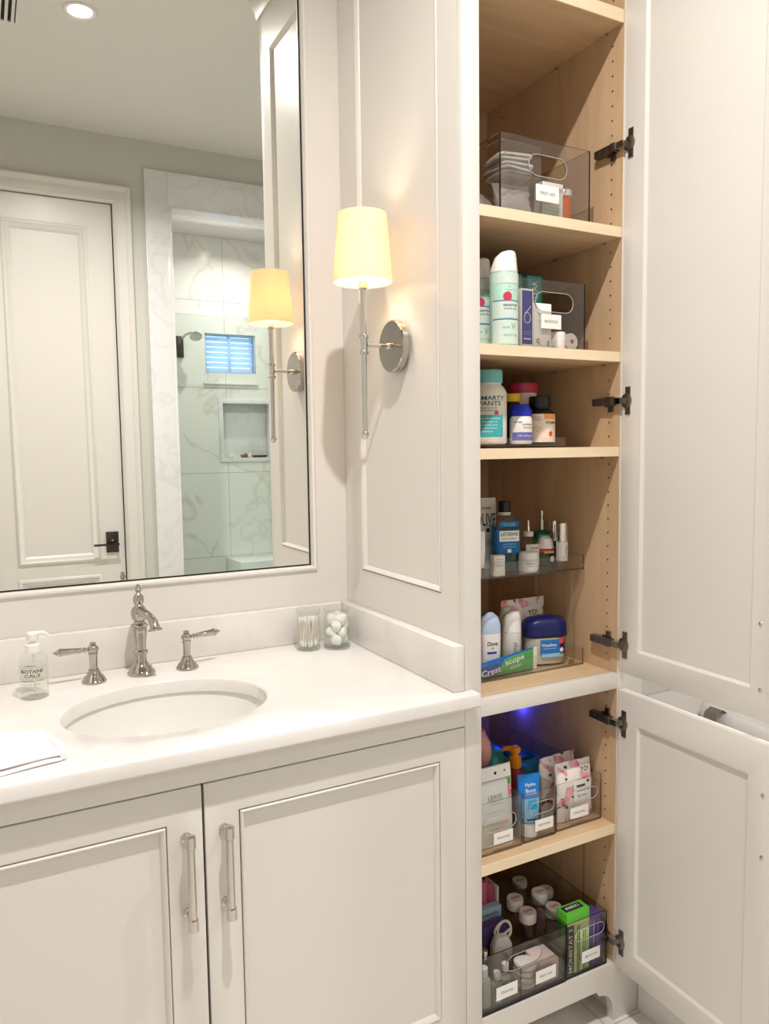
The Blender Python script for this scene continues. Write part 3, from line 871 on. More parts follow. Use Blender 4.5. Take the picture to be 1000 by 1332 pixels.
# ================================================================== built-in tub to the right of the tall cabinet
bt = thing('bathtub', 'white built-in bathtub with rounded rim beyond the cabinet doors', 'bathtub', (1.43, -1.15, 0))
DKZ = .53
mb = MB()
ox0, ox1, oy0, oy1 = TX1 + .003 - 1.43, XR - .001 - 1.43, YF + .025 + 1.15, -.001 + 1.15
hx, hy = .34, .93
for a, b_, c, d in rect_minus((ox0, ox1, oy0, oy1), [(-hx, hx, -hy, hy)]):
    mb.box(a, b_, c, d, 0, DKZ)
mb.build('deck', 'counter_marble', bt)
secs = [(.20, .20, .70, 5), (.22, .24, .80, 5), (.45, .30, .88, 6), (DKZ + .02, .315, .90, 6), (DKZ + .045, .330, .915, 6), (DKZ + .055, .350, .935, 6), (DKZ + .045, .372, .957, 6), (DKZ + .02, .382, .967, 6), (DKZ + .001, .382, .967, 6),
        (DKZ + .001, .335, .925, 6), (.40, .325, .90, 6), (.15, .25, .80, 5)]
mb = MB(); mb.loft(secs, 96, cap=True)
mb.build('tub', 'porcelain', bt, angle=60)
mb = MB(); vs = []
pr_ = [(-.325, DKZ + .035), (-.333, DKZ + .052), (-.350, DKZ + .062), (-.374, DKZ + .053), (-.389, DKZ + .022), (-.389, DKZ + .002)]
for yy in (.845, .800):
    for x, z in pr_: vs.append((x - .000, yy, z))
k_ = len(pr_)
mb.add(vs, [(j, j + 1, k_ + j + 1, k_ + j) for j in range(k_ - 1)])
pm('band_metal', (150, 147, 142), .25, metal=1)
mb.build('band', 'band_metal', bt)
struct(boxo('trim_7', 'paint', TX1 + .003, XR - .001, .0005, .0205, DKZ, 2.4))

# ================================================================== things on the counter
sb = thing('soap_bottle', 'clear pump bottle of liquid soap with printed label beside the sink', 'soap bottle', (-.790, -.150, ZC), rz=rad(-12))
SR = .0285
MB().lathe([(.0255, 0), (SR, .003), (SR, .078), (.0265, .086), (.021, .092), (.012, .0955), (.0115, .101)], 36).build('bottle', 'glass', sb)
MB().lathe([(.024, .0035), (SR - .0015, .005), (SR - .0015, .070), (.0, .070)], 32).build('liquid', 'soap_liquid', sb)
clear_mat('pump_white', (.90, .90, .88))
mt = pm('pump', (240, 238, 232), .3)
MB().lathe([(.0145, .096), (.0145, .111), (.012, .113), (.006, .114), (.006, .124)], 24).build('collar', 'pump', sb)
MB().lathe([(.0105, .121), (.0115, .124), (.0115, .134), (.009, .137)], 20).tube([(0, 0, .132), (.020, 0, .1345), (.028, 0, .131), (.030, 0, .127)], [.0055, .0048, .0038, .0032], 10).build('pump_head', 'pump', sb)
MB().tube([(0, 0, .09), (0, 0, .01)], .002, 8).build('dip_tube', 'pump', sb)
pm('label_green', (176, 190, 170), .6)
fn = cyl_fn(SR + .0003)
lettering(sb, [('CAROL', -.002, .0725, .024, .0032), ('BOTANI', 0, .0610, .040, .0075), ('CALS', .001, .0520, .030, .0070), ('HAND & BODY WASH', 0, .0405, .042, .0022), ('12 FL OZ', 0, .0335, .034, .0016)], 'ink', fn)
lettering(sb, [('ooooooo', 0, .0685, .046, .003), ('ooooooo', 0, .0462, .046, .003)], 'label_green', fn, name='ornament')

# hand towel folded on the counter
tw_ = thing('hand_towel', 'white terry hand towel folded at the counter edge', 'towel', (0, 0, ZC))
tp = [hit(u, v, 'Z', ZC + .01) for u, v in ((80, 988), (60, 962), (0, 944), (0, 1022))]


def towel_sheet(pts, z0, t, name):
    mb = MB(); nx, ny = 22, 14; vs = []; fs = []
    a, b_, c, d = [Vector((p.x, p.y, 0)) for p in pts]
    for side in (0, 1):
        for j in range(ny + 1):
            for i in range(nx + 1):
                u, w = i / nx, j / ny
                p = (a * (1 - u) + b_ * u) * (1 - w) + (d * (1 - u) + c * u) * w
                edge = min(u, 1 - u, w, 1 - w)
                th = t * .55 * (1 - math.exp(-edge * 40)) + t * .45
                z = z0 + (th * .5 + t * .5 if side else -th * .5 + t * .5) + .0018 * math.sin(u * 9 + w * 4) * math.sin(w * 11 + 1) * (1 if side else .4)
                vs.append((p.x, p.y, max(z, .0005)))
    o = (nx + 1) * (ny + 1)
    for j in range(ny):
        for i in range(nx):
            q = j * (nx + 1) + i
            fs.append((q, q + nx + 1, q + nx + 2, q + 1)); fs.append((o + q, o + q + 1, o + q + nx + 2, o + q + nx + 1))
    bd = [i for i in range(nx + 1)] + [(j * (nx + 1) + nx) for j in range(1, ny + 1)] + [ny * (nx + 1) + i for i in range(nx - 1, -1, -1)] + [j * (nx + 1) for j in range(ny - 1, 0, -1)]
    for k in range(len(bd)):
        p, q = bd[k], bd[(k + 1) % len(bd)]; fs.append((p, q, o + q, o + p))
    mb.add(vs, fs)
    return mb.build(name, 'towel', tw_, angle=80)


cx = Vector((-.775, -.515, 0))
A = [Vector((-.772, -.540, 0)), Vector((-.800, -.400, 0)), Vector((-1.06, -.345, 0)), Vector((-1.06, -.596, 0))]
towel_sheet([A[0], A[1], A[2], A[3]], .0, .007, 'fold')
towel_sheet([A[0] + Vector((-.003, .004, 0)), A[1] + Vector((.004, 0, 0)), A[2], A[3] + Vector((0, .012, 0))], .0072, .008, 'fold')
mb = MB(); q = []
e0 = A[0]; e1 = A[1]
MB().tube([e0 + Vector((.003, .002, .0082)), (e0 * .7 + e1 * .3) + Vector((.008, 0, .0088)), (e0 * .3 + e1 * .7) + Vector((.007, 0, .0088)), e1 + Vector((0, 0, .008))], [.006, .0078, .0078, .006], 12).build('fold', 'towel', tw_)

# glass jars
def jar(x, y, r, h, lab, seg=10):
    t = thing('glass_jar', lab, 'jar', (x, y, ZC), rz=rad(8), group='small lidded jars on the counter')
    mb = MB(); k = seg
    mb.lathe([(r * .94, 0), (r, .004), (r, h - .012), (r * .92, h - .006), (r * .92, h), (r * .86, h), (r * .86, h - .006), (r * .93, h - .014), (r * .93, .008), (.0, .008)], k * 2, cap=True)
    mb.build('body', 'glass', t, angle=25)
    MB().lathe([(r * .94, 0.0), (r * .985, .003), (r * .95, .0065), (.0, .0065)], k * 2, M=Matrix.Translation((0, 0, .0005))).build('base', 'glass_rim', t, angle=25)
    MB().lathe([(r * 1.02, h + .0005), (r * 1.04, h + .003), (r * 1.04, h + .009), (r * .98, h + .013), (r * .5, h + .0135), (.0, h + .0135)], k * 2).build('lid', 'glass_rim', t, angle=25)
    return t


J1, J2 = (-.152, -.088), (-.083, -.110)
jar(*J1, .031, .092, 'lidded glass jar filled with cotton swabs')
jar(*J2, .0345, .092, 'lidded glass jar filled with cotton balls')
sw = None
for k in range(44):
    a = RND.uniform(0, 6.28); r1 = .023 * math.sqrt(RND.random()); a2 = a + RND.uniform(-.5, .5); r2 = .023 * math.sqrt(RND.random())
    p0 = Vector((J1[0] + r1 * math.cos(a), J1[1] + r1 * math.sin(a), ZC + .0095)); p1 = Vector((J1[0] + r2 * math.cos(a2), J1[1] + r2 * math.sin(a2), ZC + .082))
    d = (p1 - p0).normalized()
    if sw is None:
        s0 = bpy.data.objects.new('cotton_swab', None)
        mb = MB(); mb.tube([(0, 0, .006), (0, 0, .068)], .0011, 6)
        mb.lathe([(.0008, 0), (.0024, .003), (.0026, .007), (.0016, .013), (.0011, .0145)], 8, mi=1)
        mb.lathe([(.0011, .0595), (.0016, .061), (.0026, .067), (.0024, .071), (.0008, .074)], 8, mi=1)
        sw = mb.build('cotton_swab', ['swab_stick', 'cotton']); o = sw
    else:
        o = sw.copy(); COL.objects.link(o)
    o.location = p0; o.rotation_mode = 'QUATERNION'; o.rotation_quaternion = d.to_track_quat('Z', 'Y')
    tag(o, 'white cotton swab standing in the glass jar', 'cotton swab', 'cotton swabs in the jar')
cb = []
for k in range(4):
    mb = MB(); mb.loft([(-.0125 * math.cos(t * math.pi / 10), max(.0125 * math.sin(t * math.pi / 10), .0003), max(.0125 * math.sin(t * math.pi / 10), .0003)) for t in range(11)], 16)
    ph = [RND.uniform(0, 6) for _ in range(6)]
    for i, v_ in enumerate(mb.v):
        s_ = 1 + .13 * math.sin(v_.x * 260 + ph[0]) * math.sin(v_.y * 240 + ph[1]) + .10 * math.sin(v_.z * 300 + ph[2])
        mb.v[i] = v_ * s_
    cb.append(mb)
first = {}
spots = []
for lay, z in enumerate((.0235, .0425, .0600, .0760)):
    for k in range(3):
        a = lay * 1.05 + k * 2.094
        spots.append((J2[0] + .0150 * math.cos(a), J2[1] + .0150 * math.sin(a), ZC + z))
for i, p in enumerate(spots):
    k = i % 4
    if k not in first:
        o = cb[k].build('cotton_ball', 'cotton', angle=180); first[k] = o
    else:
        o = first[k].copy(); COL.objects.link(o)
    o.location = p; o.rotation_euler = (RND.uniform(0, 3), RND.uniform(0, 3), RND.uniform(0, 3)); o.scale = (1.13, 1.13, 1.13)
    tag(o, 'white cotton ball in the glass jar', 'cotton ball', 'cotton balls in the jar')

# ================================================================== things inside the tall cabinet
def depth_of(p):
    return (p - CAM).dot(_fw)


def spec(ul, ur, vt, Y, z):
    """x, silhouette width, height of a thing at depth Y standing at z"""
    c = hit((ul + ur) / 2, 0.5 * (vt + 700), 'Y', Y); t = hit((ul + ur) / 2, vt, 'Y', Y)
    return t.x, (ur - ul) * depth_of(t) / F_PX, t.z - z


def pill_r(a, hl, r):
    """distance from the centre of a stadium shape to its edge in direction a"""
    c, s_ = abs(math.cos(a)), abs(math.sin(a))
    if s_ > 1e-9 and r / s_ * c <= hl: return r / s_
    return hl * c + math.sqrt(max(r * r - hl * hl * s_ * s_, 0))


def holed_panel(mb, x0, x1, z0, z1, y0, y1, cx, cz, hl, r, mi=0, mie=1):
    n = 40
    angs = sorted([2 * math.pi * k / n for k in range(n)] + [math.atan2(z - cz, x - cx) % (2 * math.pi) for x in (x0, x1) for z in (z0, z1)])
    inn = []; out = []
    for a in angs:
        c, s_ = math.cos(a), math.sin(a); q = pill_r(a, hl, r); inn.append((cx + q * c, cz + q * s_))
        tx = (x1 - cx) / c if c > 1e-9 else (x0 - cx) / c if c < -1e-9 else 1e9
        tz = (z1 - cz) / s_ if s_ > 1e-9 else (z0 - cz) / s_ if s_ < -1e-9 else 1e9
        t = min(tx, tz); out.append((cx + t * c, cz + t * s_))
    N_ = len(angs)
    rings = [(out, y0), (inn, y0), (inn, y1), (out, y1)]
    vs = [(x, y, z) for rg, y in rings for x, z in rg]
    for j, m_ in ((0, mi), (1, mie), (2, mi), (3, mie)):
        j2 = (j + 1) % 4
        mb.add(vs, [(j * N_ + k, j * N_ + (k + 1) % N_, j2 * N_ + (k + 1) % N_, j2 * N_ + k) for k in range(N_)], m_)


def clear_bin(name, label, X0, X1, Yf, depth, z, h, hole=None, card=None, mat='smoke', t=.0028, group=None, hole_back=False):
    """open-topped clear bin; hole = (cx, cz, half length, radius) of the hand hole, card = (text, cx, cz, w, h)"""
    w = X1 - X0
    th = thing(name, label, 'storage bin', ((X0 + X1) / 2, Yf, z), group=group)
    mb = MB(); a, b_ = -w / 2, w / 2

    def wall(x0, x1, y0, y1, z0, z1):
        o = len(mb.f); mb.box(x0, x1, y0, y1, z0, z1)
        # rim faces get the darker edge material
        mb.mi[o + 1] = 1
    if hole:
        holed_panel(mb, a, b_, t, h, 0, t, *hole)
    else:
        wall(a, b_, 0, t, t, h)
    wall(a, b_, depth - t, depth, t, h)
    wall(a, a + t, t, depth - t, t, h); wall(b_ - t, b_, t, depth - t, t, h)
    mb.box(a, b_, 0, depth, 0, t)
    mb.build('body', [mat, mat + '_edge'], th, flat=True)
    e = .0016
    mr = MB()
    for x in (a, b_):
        mr.box(x - e * .5, x + e * .5, -e * .5, e, 0.001, h)
    mr.box(a, b_, -.0008, .0012, 0.0, .0045)
    mr.build('edge', mat + '_edge', th, flat=True)
    if hole:
        cx, cz, hl, r_ = hole
        rp_ = [Vector((cx + pill_r(a_, hl, r_) * math.cos(a_), -.0002, cz + pill_r(a_, hl, r_) * math.sin(a_))) for a_ in [2 * math.pi * k / 48 for k in range(49)]]
        MB().tube(rp_, .0008, 6, cap=False).build('handle_highlight', 'rim_highlight', th)  # pale tube paints a highlight round the cut edge of the hand hole
    if card:
        tx, cx, cz, cw, ch = card
        cdp = MB().box(cx - cw / 2, cx + cw / 2, -.0016, -.0008, cz - ch / 2, cz + ch / 2).build('label_card', 'card', th)
        lettering(cdp, [(tx, cx, cz, cw * .66, ch * .20)], 'grey_ink', flat_fn(-.0016))
    return th


def box_item(name, label, cat, X0, X1, Y0, Y1, z, h, mat, rz=0, group=None, bevel=.0008):
    t = thing(name, label, cat, ((X0 + X1) / 2, (Y0 + Y1) / 2, z), rz, group)
    w, d = X1 - X0, Y1 - Y0
    MB().box(-w / 2, w / 2, -d / 2, d / 2, 0, h).build('carton', mat, t, bevel=bevel)
    return t, w, d


def pouch(parent, w, h, t, mat, name='bag', n=28, lean=0., seal=.012, z0=0.0, rip=.0015, seed=1):
    rr = random.Random(seed); secs = []
    for k in range(15):
        f = k / 14; z = z0 + h * f
        th = t / 2 * max(math.sin(math.pi * min(max((f - .02) / .96, 0), 1)) ** .55, .03)
        if h * (1 - f) < seal: th = .0012
        if h * f < .004: th = max(th, .004)
        secs.append((z, w / 2 * (1 + .015 * math.sin(k * 1.7 + seed)) * (1 if f > .03 else .97), max(th, .0008), 2.6, rr.uniform(-rip, rip) * .5, lean * z))
    mb = MB(); mb.loft(secs, n)
    for i, v_ in enumerate(mb.v):
        mb.v[i] = v_ + Vector((0, rip * math.sin(v_.x * 190 + v_.z * 90 + seed), 0))
    return mb.build(name, mat, parent, angle=60)


def pouch_fn(w, h, t, lean=0):
    def fn(x, z):
        f = z / h
        th = t / 2 * max(math.sin(math.pi * min(max((f - .02) / .96, 0), 1)) ** .55, .03)
        return lean * z - th * max(1 - min(abs(x / (w / 2)), 1) ** 2.6, 1e-4) ** (1 / 2.6) - .0016
    return fn


for nm, c in dict(mint=(176, 216, 200), mint_pale=(214, 232, 222), mint_dark=(130, 186, 166), blue_line=(58, 104, 160), rose=(206, 62, 96), teal_box=(20, 150, 140), teal_dark=(14, 104, 100),
                  royal=(52, 58, 160), royal_light=(150, 160, 230), teal_cap=(110, 190, 190), teal_label=(70, 180, 186), cream_plastic=(232, 226, 216), yellow_cap=(236, 196, 30), blue_cap=(24, 44, 190),
                  violet_label=(108, 112, 190), pink_cap=(196, 56, 92), peach=(246, 170, 100), peach_pale=(252, 232, 216), brown_black=(24, 16, 14), listerine_blue=(16, 104, 170), listerine_light=(120, 200, 236),
                  coral=(226, 84, 50), gold=(220, 176, 110), dove_blue=(190, 208, 236), navy=(20, 28, 92), vas_blue=(30, 120, 200), vas_red=(230, 70, 90), vas_pale=(150, 205, 240), crest_blue=(20, 96, 176), crest_dark=(16, 60, 130),
                  scope_green=(86, 168, 96), green_dark=(40, 120, 60), orange_pump=(236, 150, 30), flesh=(222, 160, 150), red_bottle=(150, 50, 44), hydro=(22, 128, 216), hydro_light=(130, 190, 232), cyan=(30, 170, 220),
                  teal_wipes=(60, 160, 150), pink_sachet=(224, 128, 156), pink_dark=(190, 88, 120), purple=(92, 70, 130), monistat=(96, 190, 60), monistat_pale=(206, 226, 160), tampon_white=(234, 224, 220), mint_bottle=(190, 214, 190),
                  silver_pack=(206, 204, 202), gauze=(236, 232, 226), sage=(184, 192, 150), leaf_green=(110, 150, 70), red_cap=(170, 30, 36), pale_pink=(240, 214, 208), dusk=(44, 40, 44), sky_box=(170, 196, 216)).items():
    pm(nm, c, .38)
pm('pill_orange', (226, 110, 50), .25)
pm('silver_cap', (226, 222, 216), .12, metal=1)
floral('floral', (246, 240, 236), (226, 96, 122), (60, 60, 66), 26)
floral('sage_print', (212, 214, 200), (226, 190, 180), (150, 160, 110), 22)

# ---------------------------------------------------------------- shelf B: first-aid bin
zB = ZSH['B']
bB = clear_bin('storage_bin', 'clear smoky bin of first-aid supplies on the highest filled shelf', .110, .352, -.545, .40, zB, .160, hole=(.004, .108, .030, .022), card=('FIRST AID', .0 + .002, .052, .062, .034))
iz = zB + .0032
iB1 = clear_bin('inner_bin', 'small clear bin of bandages inside the first-aid bin, lower one', .1145, .224, -.538, .30, iz, .082, mat='acrylic')
iB2 = clear_bin('inner_bin', 'small clear bin of gauze packs stacked on the bandage bin', .1145, .224, -.538, .30, iz + .0824, .064, mat='acrylic')
for k, (x, y, w_, h_, r_, lab) in enumerate(((.168, -.515, .088, .070, -6, 'crinkled clear pouch of bandages at the front of the lower inner bin'), (.160, -.45, .07, .062, 10, 'flat white bandage pouch behind the crinkled pouch'))):
    t = thing('bandage_pouch', lab, 'pouch', (x, y, iz + .003), rad(r_))
    pouch(t, w_, h_, .026, 'silver_pack' if k == 0 else 'gauze', lean=.25, rip=.003, seed=k + 3)
for k in range(5):
    t = thing('gauze_pack', ('cream paper', 'grey foil')[k % 2] + ' gauze pack lying in the upper inner bin', 'gauze', (.172 + RND.uniform(-.004, .004), -.488, iz + .0824 + .0035 + k * .0095), rad(RND.uniform(-10, 10)), 'gauze packs in the upper inner bin')
    MB().loft([(0, .036, .035, 6), (.0015, .041, .040, 6), (.006, .041, .040, 6), (.0085, .034, .034, 5)], 24).build('wrapper', 'silver_pack' if k % 2 else 'gauze', t)
    MB().box(-.028, .028, -.0405, -.0395, .0018, .0050).build('printed_strip', 'card', t)
bxb, w, d = box_item('bandage_box', 'white printed box standing behind the gauze packs', 'box', .121, .133, -.43, -.29, iz + .0824 + .003, .060, 'card')
mbx = lettering(bxb, [('STERILE PADS', 0, 0.045, .10, .006), ('10 COUNT', 0, .030, .06, .005), ('ADHESIVE', 0, .018, .07, .005)], 'grey_ink', flat_fn(-.0062))
mbx.rotation_euler = (0, 0, rad(-90))
bxw, w, d = box_item('medicine_box', 'white folded paper carton with grey print beside the pill bottle', 'box', .230, .288, -.532, -.505, iz, .080, 'card')
lettering(bxw, [('INFORMATION', -.002, .070, .044, .004), ('take one tablet daily', -.002, .062, .048, .0028), ('keep out of reach', -.002, .055, .046, .0028), ('of children', -.01, .049, .028, .0028), ('store in a dry place', -.002, .020, .046, .0028), ('see insert', -.008, .012, .03, .0028)], 'grey_ink', flat_fn(-d / 2))
patch(bxw, 'printed_band', 'mint_pale', -w / 2 + .001, w / 2 - .001, .002, .030, flat_fn(-d / 2), nx=1, nz=1)
pb = thing('pill_bottle', 'orange prescription pill bottle with white cap in the first-aid bin', 'bottle', (.306, -.515, iz))
MB().lathe([(.0135, 0), (.0145, .002), (.0145, .058), (.012, .060)], 24).build('body', 'pill_orange', pb)
MB().lathe([(.0155, .060), (.0160, .0615), (.0160, .072), (.0150, .074), (.0, .074)], 24).build('cap', 'white_plastic', pb)

# ---------------------------------------------------------------- shelf C: spray cans and bin
zC_ = ZSH['C']


def spray_can(x, y, lab, rz):
    t = thing('spray_can', lab, 'spray can', (x, y, zC_), rad(rz), 'mint green spray cans')
    r = .0300
    MB().lathe([(r - .003, 0), (r, .002), (r, .150), (r - .0035, .156)], 36).build('can', 'mint', t)
    mb = MB(); mb.loft([(.1535, r - .001, r - .001), (.162, r - .002, r - .002), (.185, r - .007, r - .006, 2, .003), (.196, r - .014, r - .012, 2, .008), (.200, .008, .008, 2, .011)], 32)
    mb.build('cap', 'white_plastic', t)
    fn = cyl_fn(r + .0002)
    patch(t, 'pale_wave', 'mint_pale', -.0285, .0285, .128, .150, fn, nx=14, nz=3)
    patch(t, 'white_band', 'mint_pale', -.0285, .0285, .057, .092, fn, nx=14)
    patch(t, 'white_band', 'mint_pale', -.0285, .0285, .004, .054, fn, nx=14)
    patch(t, 'blue_line', 'blue_line', -.0285, .0285, .0915, .0935, fn, nx=14, eps=.0004)
    patch(t, 'blue_line', 'blue_line', -.0285, .0285, .0535, .0555, fn, nx=14, eps=.0004)
    disc(t, 'rose_dot', 'rose', -.003, .101, .0095, fn, eps=.0005)
    lettering(t, [('Satin', .006, .135, .026, .013, 0, .3), ('Care', .007, .120, .024, .010, 0, .3)], 'white_ink', fn, eps=.0005)
    lettering(t, [('SENSITIVE', .004, .083, .032, .0042), ('SHAVE GEL', .004, .076, .028, .0026)], 'ink', fn, eps=.0006)
    lettering(t, [('ALOE', -.006, .038, .014, .004), ('V', .010, .040, .010, .012), ('NET WT 7 OZ', .004, .022, .030, .004)], 'mint_dark', fn, eps=.0006)
    return t


spray_can(.1285, -.532, 'mint green spray can with white cap in front of the clear bin', -16)
c2 = hit(622, 400, 'Y', -.455)
spray_can(c2.x, -.455, 'mint green spray can half hidden behind the front can', -20)
c3 = Vector((.128, 0, 0))
t = thing('hair_spray', 'pale can with red cap at the back of the spray can shelf', 'spray can', (c3.x, -.365, zC_))
MB().lathe([(.026, 0), (.028, .002), (.028, .165), (.024, .172)], 28).build('can', 'pale_pink', t)
MB().lathe([(.0255, .1722), (.0255, .196), (.022, .200), (.0, .200)], 24).build('cap', 'red_cap', t)
bC = clear_bin('storage_bin', 'clear bin of small boxes on the shelf with the spray cans', .1625, .354, -.531, .36, zC_, .151, hole=(.008, .104, .032, .021), card=('BACKSTOCK', -.002, .062, .056, .031))
iz = zC_ + .0032
t, w, d = box_item('serum_box', 'tall narrow royal blue box with white logo in the clear bin', 'box', .178, .212, -.526, -.500, iz, .126, 'card')
fn = flat_fn(-d / 2)
patch(t, 'blue_print', 'royal', -w / 2 + .003, w / 2 - .003, .008, .122, fn, nx=1, nz=1)
mb = MB(); pts = [Vector((.0082 * math.cos(a), -d / 2 - .0008, .064 + .011 * math.sin(a))) for a in [k * .3 - .2 for k in range(22)]]
mb.tube(pts, .0008, 6); mb.tube([(-.006, -d / 2 - .0008, .074), (.002, -d / 2 - .0008, .080), (.009, -d / 2 - .0008, .089)], .0008, 6)
mb.build('logo', 'white_ink', t)
lettering(t, [('radical', 0, .034, .020, .003), ('night repair', 0, .029, .020, .003)], 'royal_light', fn, eps=.0006)
patch(t, 'white_strip', 'white_ink', -.010, .010, .018, .0205, fn, eps=.0006, nx=1, nz=1)
t, w, d = box_item('skincare_box', 'white square carton behind the clear bin label', 'box', .2145, .262, -.526, -.500, iz, .098, 'card')
fn = flat_fn(-d / 2)
mb = MB(); mb.tube([(-.016, -d / 2 - .0005, .012), (-.018, -d / 2 - .0005, .018), (-.012, -d / 2 - .0005, .022), (-.009, -d / 2 - .0005, .017), (-.014, -d / 2 - .0005, .013), (-.008, -d / 2 - .0005, .008)], .0007, 6)
mb.build('logo', 'ink', t)
patch(t, 'green_square', 'mint_dark', .012, .019, .006, .018, fn, nx=1, nz=1)
lettering(t, [('mild & gentle', .002, .060, .030, .0035)], 'grey_ink', fn)
for k, (x, y, lab) in enumerate(((.287, -.515, 'upright'), (.322, -.512, 'end on'))):
    if k == 0:
        t = thing('tape_roll', 'white medical tape roll standing upright in the clear bin', 'roll', (x, y, iz))
        MB().lathe([(.018, 0), (.019, .002), (.019, .037), (.018, .039), (.008, .039)], 28).build('roll', 'gauze', t)
        for q in (.010, .020, .030):
            MB().lathe([(.0192, q), (.0195, q + .001), (.0192, q + .002)], 28, cap=False).build('ridge', 'white_plastic', t)
    else:
        t = thing('tape_roll', 'white tape roll lying end on with pink mark in the clear bin', 'roll', (x, y, iz + .0195))
        Mx = Matrix.Rotation(rad(90), 4, 'X')
        MB().lathe([(.018, -.012), (.0195, -.010), (.0195, .010), (.018, .012)], 28, M=Mx).build('roll', 'gauze', t)
        disc(t, 'pink_mark', 'rose', .001, .001, .005, flat_fn(-.0121))
for k, u in enumerate((662, 688)):
    q = hit(u, 400, 'Y', -.42)
    t, w, d = box_item('toothpaste_carton', ('teal carton with white lettering beside the spray can', 'teal carton with white lettering behind the royal blue box')[k], 'box', max(q.x - .021, .168 + k * .046), max(q.x - .021, .168 + k * .046) + .043, -.44, -.40, iz, .178, 'teal_box')
    lettering(t, [('XLEAR', 0, .140, .052, .015, 90)], 'white_ink', flat_fn(-d / 2))
    patch(t, 'pale_stripe', 'teal_cap', .011, .013, .02, .17, flat_fn(-d / 2), nx=1, nz=1)
    patch(t, 'pale_stripe', 'teal_cap', -.015, -.013, .02, .17, flat_fn(-d / 2), nx=1, nz=1)

# ---------------------------------------------------------------- shelf D: turntable with vitamins
zD = ZSH['D']
TT = thing('turntable', 'clear round turntable under the vitamin bottles', 'turntable', (.2145, -.405, zD))
MB().lathe([(.055, 0), (.055, .004), (.0, .004)], 32).build('foot', 'acrylic_edge', TT)
MB().lathe([(.147, .0042), (.150, .0055), (.150, .022), (.1477, .022), (.1477, .0085), (.0, .0085)], 56).build('tray', 'acrylic', TT)
zt = zD + .0086


def vitamin(name, label, x, y, r, prof, capprof, body, cap, rz=-18, ex=2):
    t = thing(name, label, 'bottle', (x, y, zt), rad(rz))
    MB().lathe(prof, 36).build('body', body, t)
    mb = MB(); mb.lathe(capprof, 36); mb.build('cap', cap, t)
    return t


r = .0405
t = vitamin('vitamin_bottle', 'big white gummy vitamin bottle with teal cap and label', .132, -.470, r, [(r - .004, 0), (r, .004), (r, .112), (r - .006, .124), (r - .012, .130), (r - .012, .136)], [(r - .0105, .134), (r - .009, .136), (r - .009, .160), (r - .011, .1625), (.0, .1625)], 'cream_plastic', 'teal_cap')
fn = cyl_fn(r + .0002)
lettering(t, [('SMARTY', -.004, .100, .058, .0095), ('PANTS', -.008, .0885, .048, .0095)], 'teal_dark', fn)
lettering(t, [('PRENATAL', -.010, .0785, .036, .0035), ('FORMULA', -.010, .073, .034, .0035)], 'grey_ink', fn)
patch(t, 'teal_label', 'teal_label', -.034, .022, .016, .064, fn, nx=14)
lettering(t, [('omega 3 & folate', -.006, .056, .042, .003), ('vitamin d', -.010, .049, .032, .003), ('vitamin b12', -.010, .042, .034, .003), ('methylfolate', -.010, .035, .034, .003), ('choline', -.014, .028, .024, .003)], 'white_ink', fn, eps=.0006)
disc(t, 'fruit', 'rose', .006, .068, .005, fn, eps=.0006)
r = .0250
t = vitamin('vitamin_bottle', 'small white vitamin bottle with glossy blue top', .2065, -.490, r, [(r - .002, 0), (r, .003), (r, .055), (r - .003, .062)], [(r - .0035, .061), (r - .001, .063), (r - .0005, .074), (r - .006, .083), (r - .009, .088), (.0, .088)], 'white_plastic', 'blue_cap')
fn = cyl_fn(r + .0002)
patch(t, 'violet_band', 'violet_label', -r + .0015, r - .0015, .008, .026, fn, nx=14)
lettering(t, [('NORDIC', .008, .043, .026, .004), ('NATURALS', .008, .036, .022, .003), ('omega', -.014, .048, .016, .003)], 'ink', fn)
lettering(t, [('120 soft gels', .002, .018, .034, .004)], 'white_ink', fn, eps=.0006)
r = .026
vitamin('vitamin_bottle', 'dark vitamin bottle with yellow cap behind the blue-topped bottle', .232, -.420, r, [(r - .002, 0), (r, .003), (r, .088), (r - .006, .096)], [(r - .006, .097), (r - .0035, .0985), (r - .0035, .115), (r - .006, .117), (.0, .117)], 'brown_black', 'yellow_cap')
r = .043
vitamin('vitamin_bottle', 'pale squat bottle with pink cap behind the black bottle', .300, -.376, r, [(r - .003, 0), (r, .004), (r, .100), (r - .004, .112), (r - .010, .117), (r - .010, .124)], [(r - .009, .122), (r - .007, .124), (r - .007, .143), (r - .009, .1455), (.0, .1455)], 'cream_plastic', 'pink_cap')
r = .0345
t = vitamin('vitamin_bottle', 'black vitamin bottle with orange and cream label', .283, -.462, r, [(r - .002, 0), (r, .003), (r, .064), (r - .004, .073), (r - .012, .079), (r - .012, .082)], [(r - .0115, .081), (r - .009, .082), (r - .009, .1065), (r - .011, .109), (.0, .109)], 'brown_black', 'black_plastic', rz=-26)
fn = cyl_fn(r + .0002)
patch(t, 'label', 'peach_pale', -r + .001, r - .001, .004, .068, fn, nx=18)
patch(t, 'orange_block', 'peach', .002, r - .002, .056, .0678, fn, eps=.0005, nx=10)
lettering(t, [('VITAMIN', .018, .048, .026, .006)], 'ink', fn, eps=.0006)
lettering(t, [('DIETARY', -.016, .060, .022, .003), ('SUPPLEMENT', -.015, .055, .026, .003), ('suggested use', -.016, .038, .026, .003), ('one capsule', -.016, .033, .024, .003), ('per day', -.018, .028, .018, .003)], 'grey_ink', fn, eps=.0006)
mb = MB()
vs = []
for k in range(16):
    a = math.pi * k / 8; q = .0075 if k % 2 else .0045
    x, z = .018 + q * math.cos(a) * .8, .023 + q * math.sin(a) * 1.1; vs.append((x, fn(x, z) - .0006, z))
mb.add(vs, [tuple(range(16))]); mb.build('sun_mark', 'coral', t, fix=False)

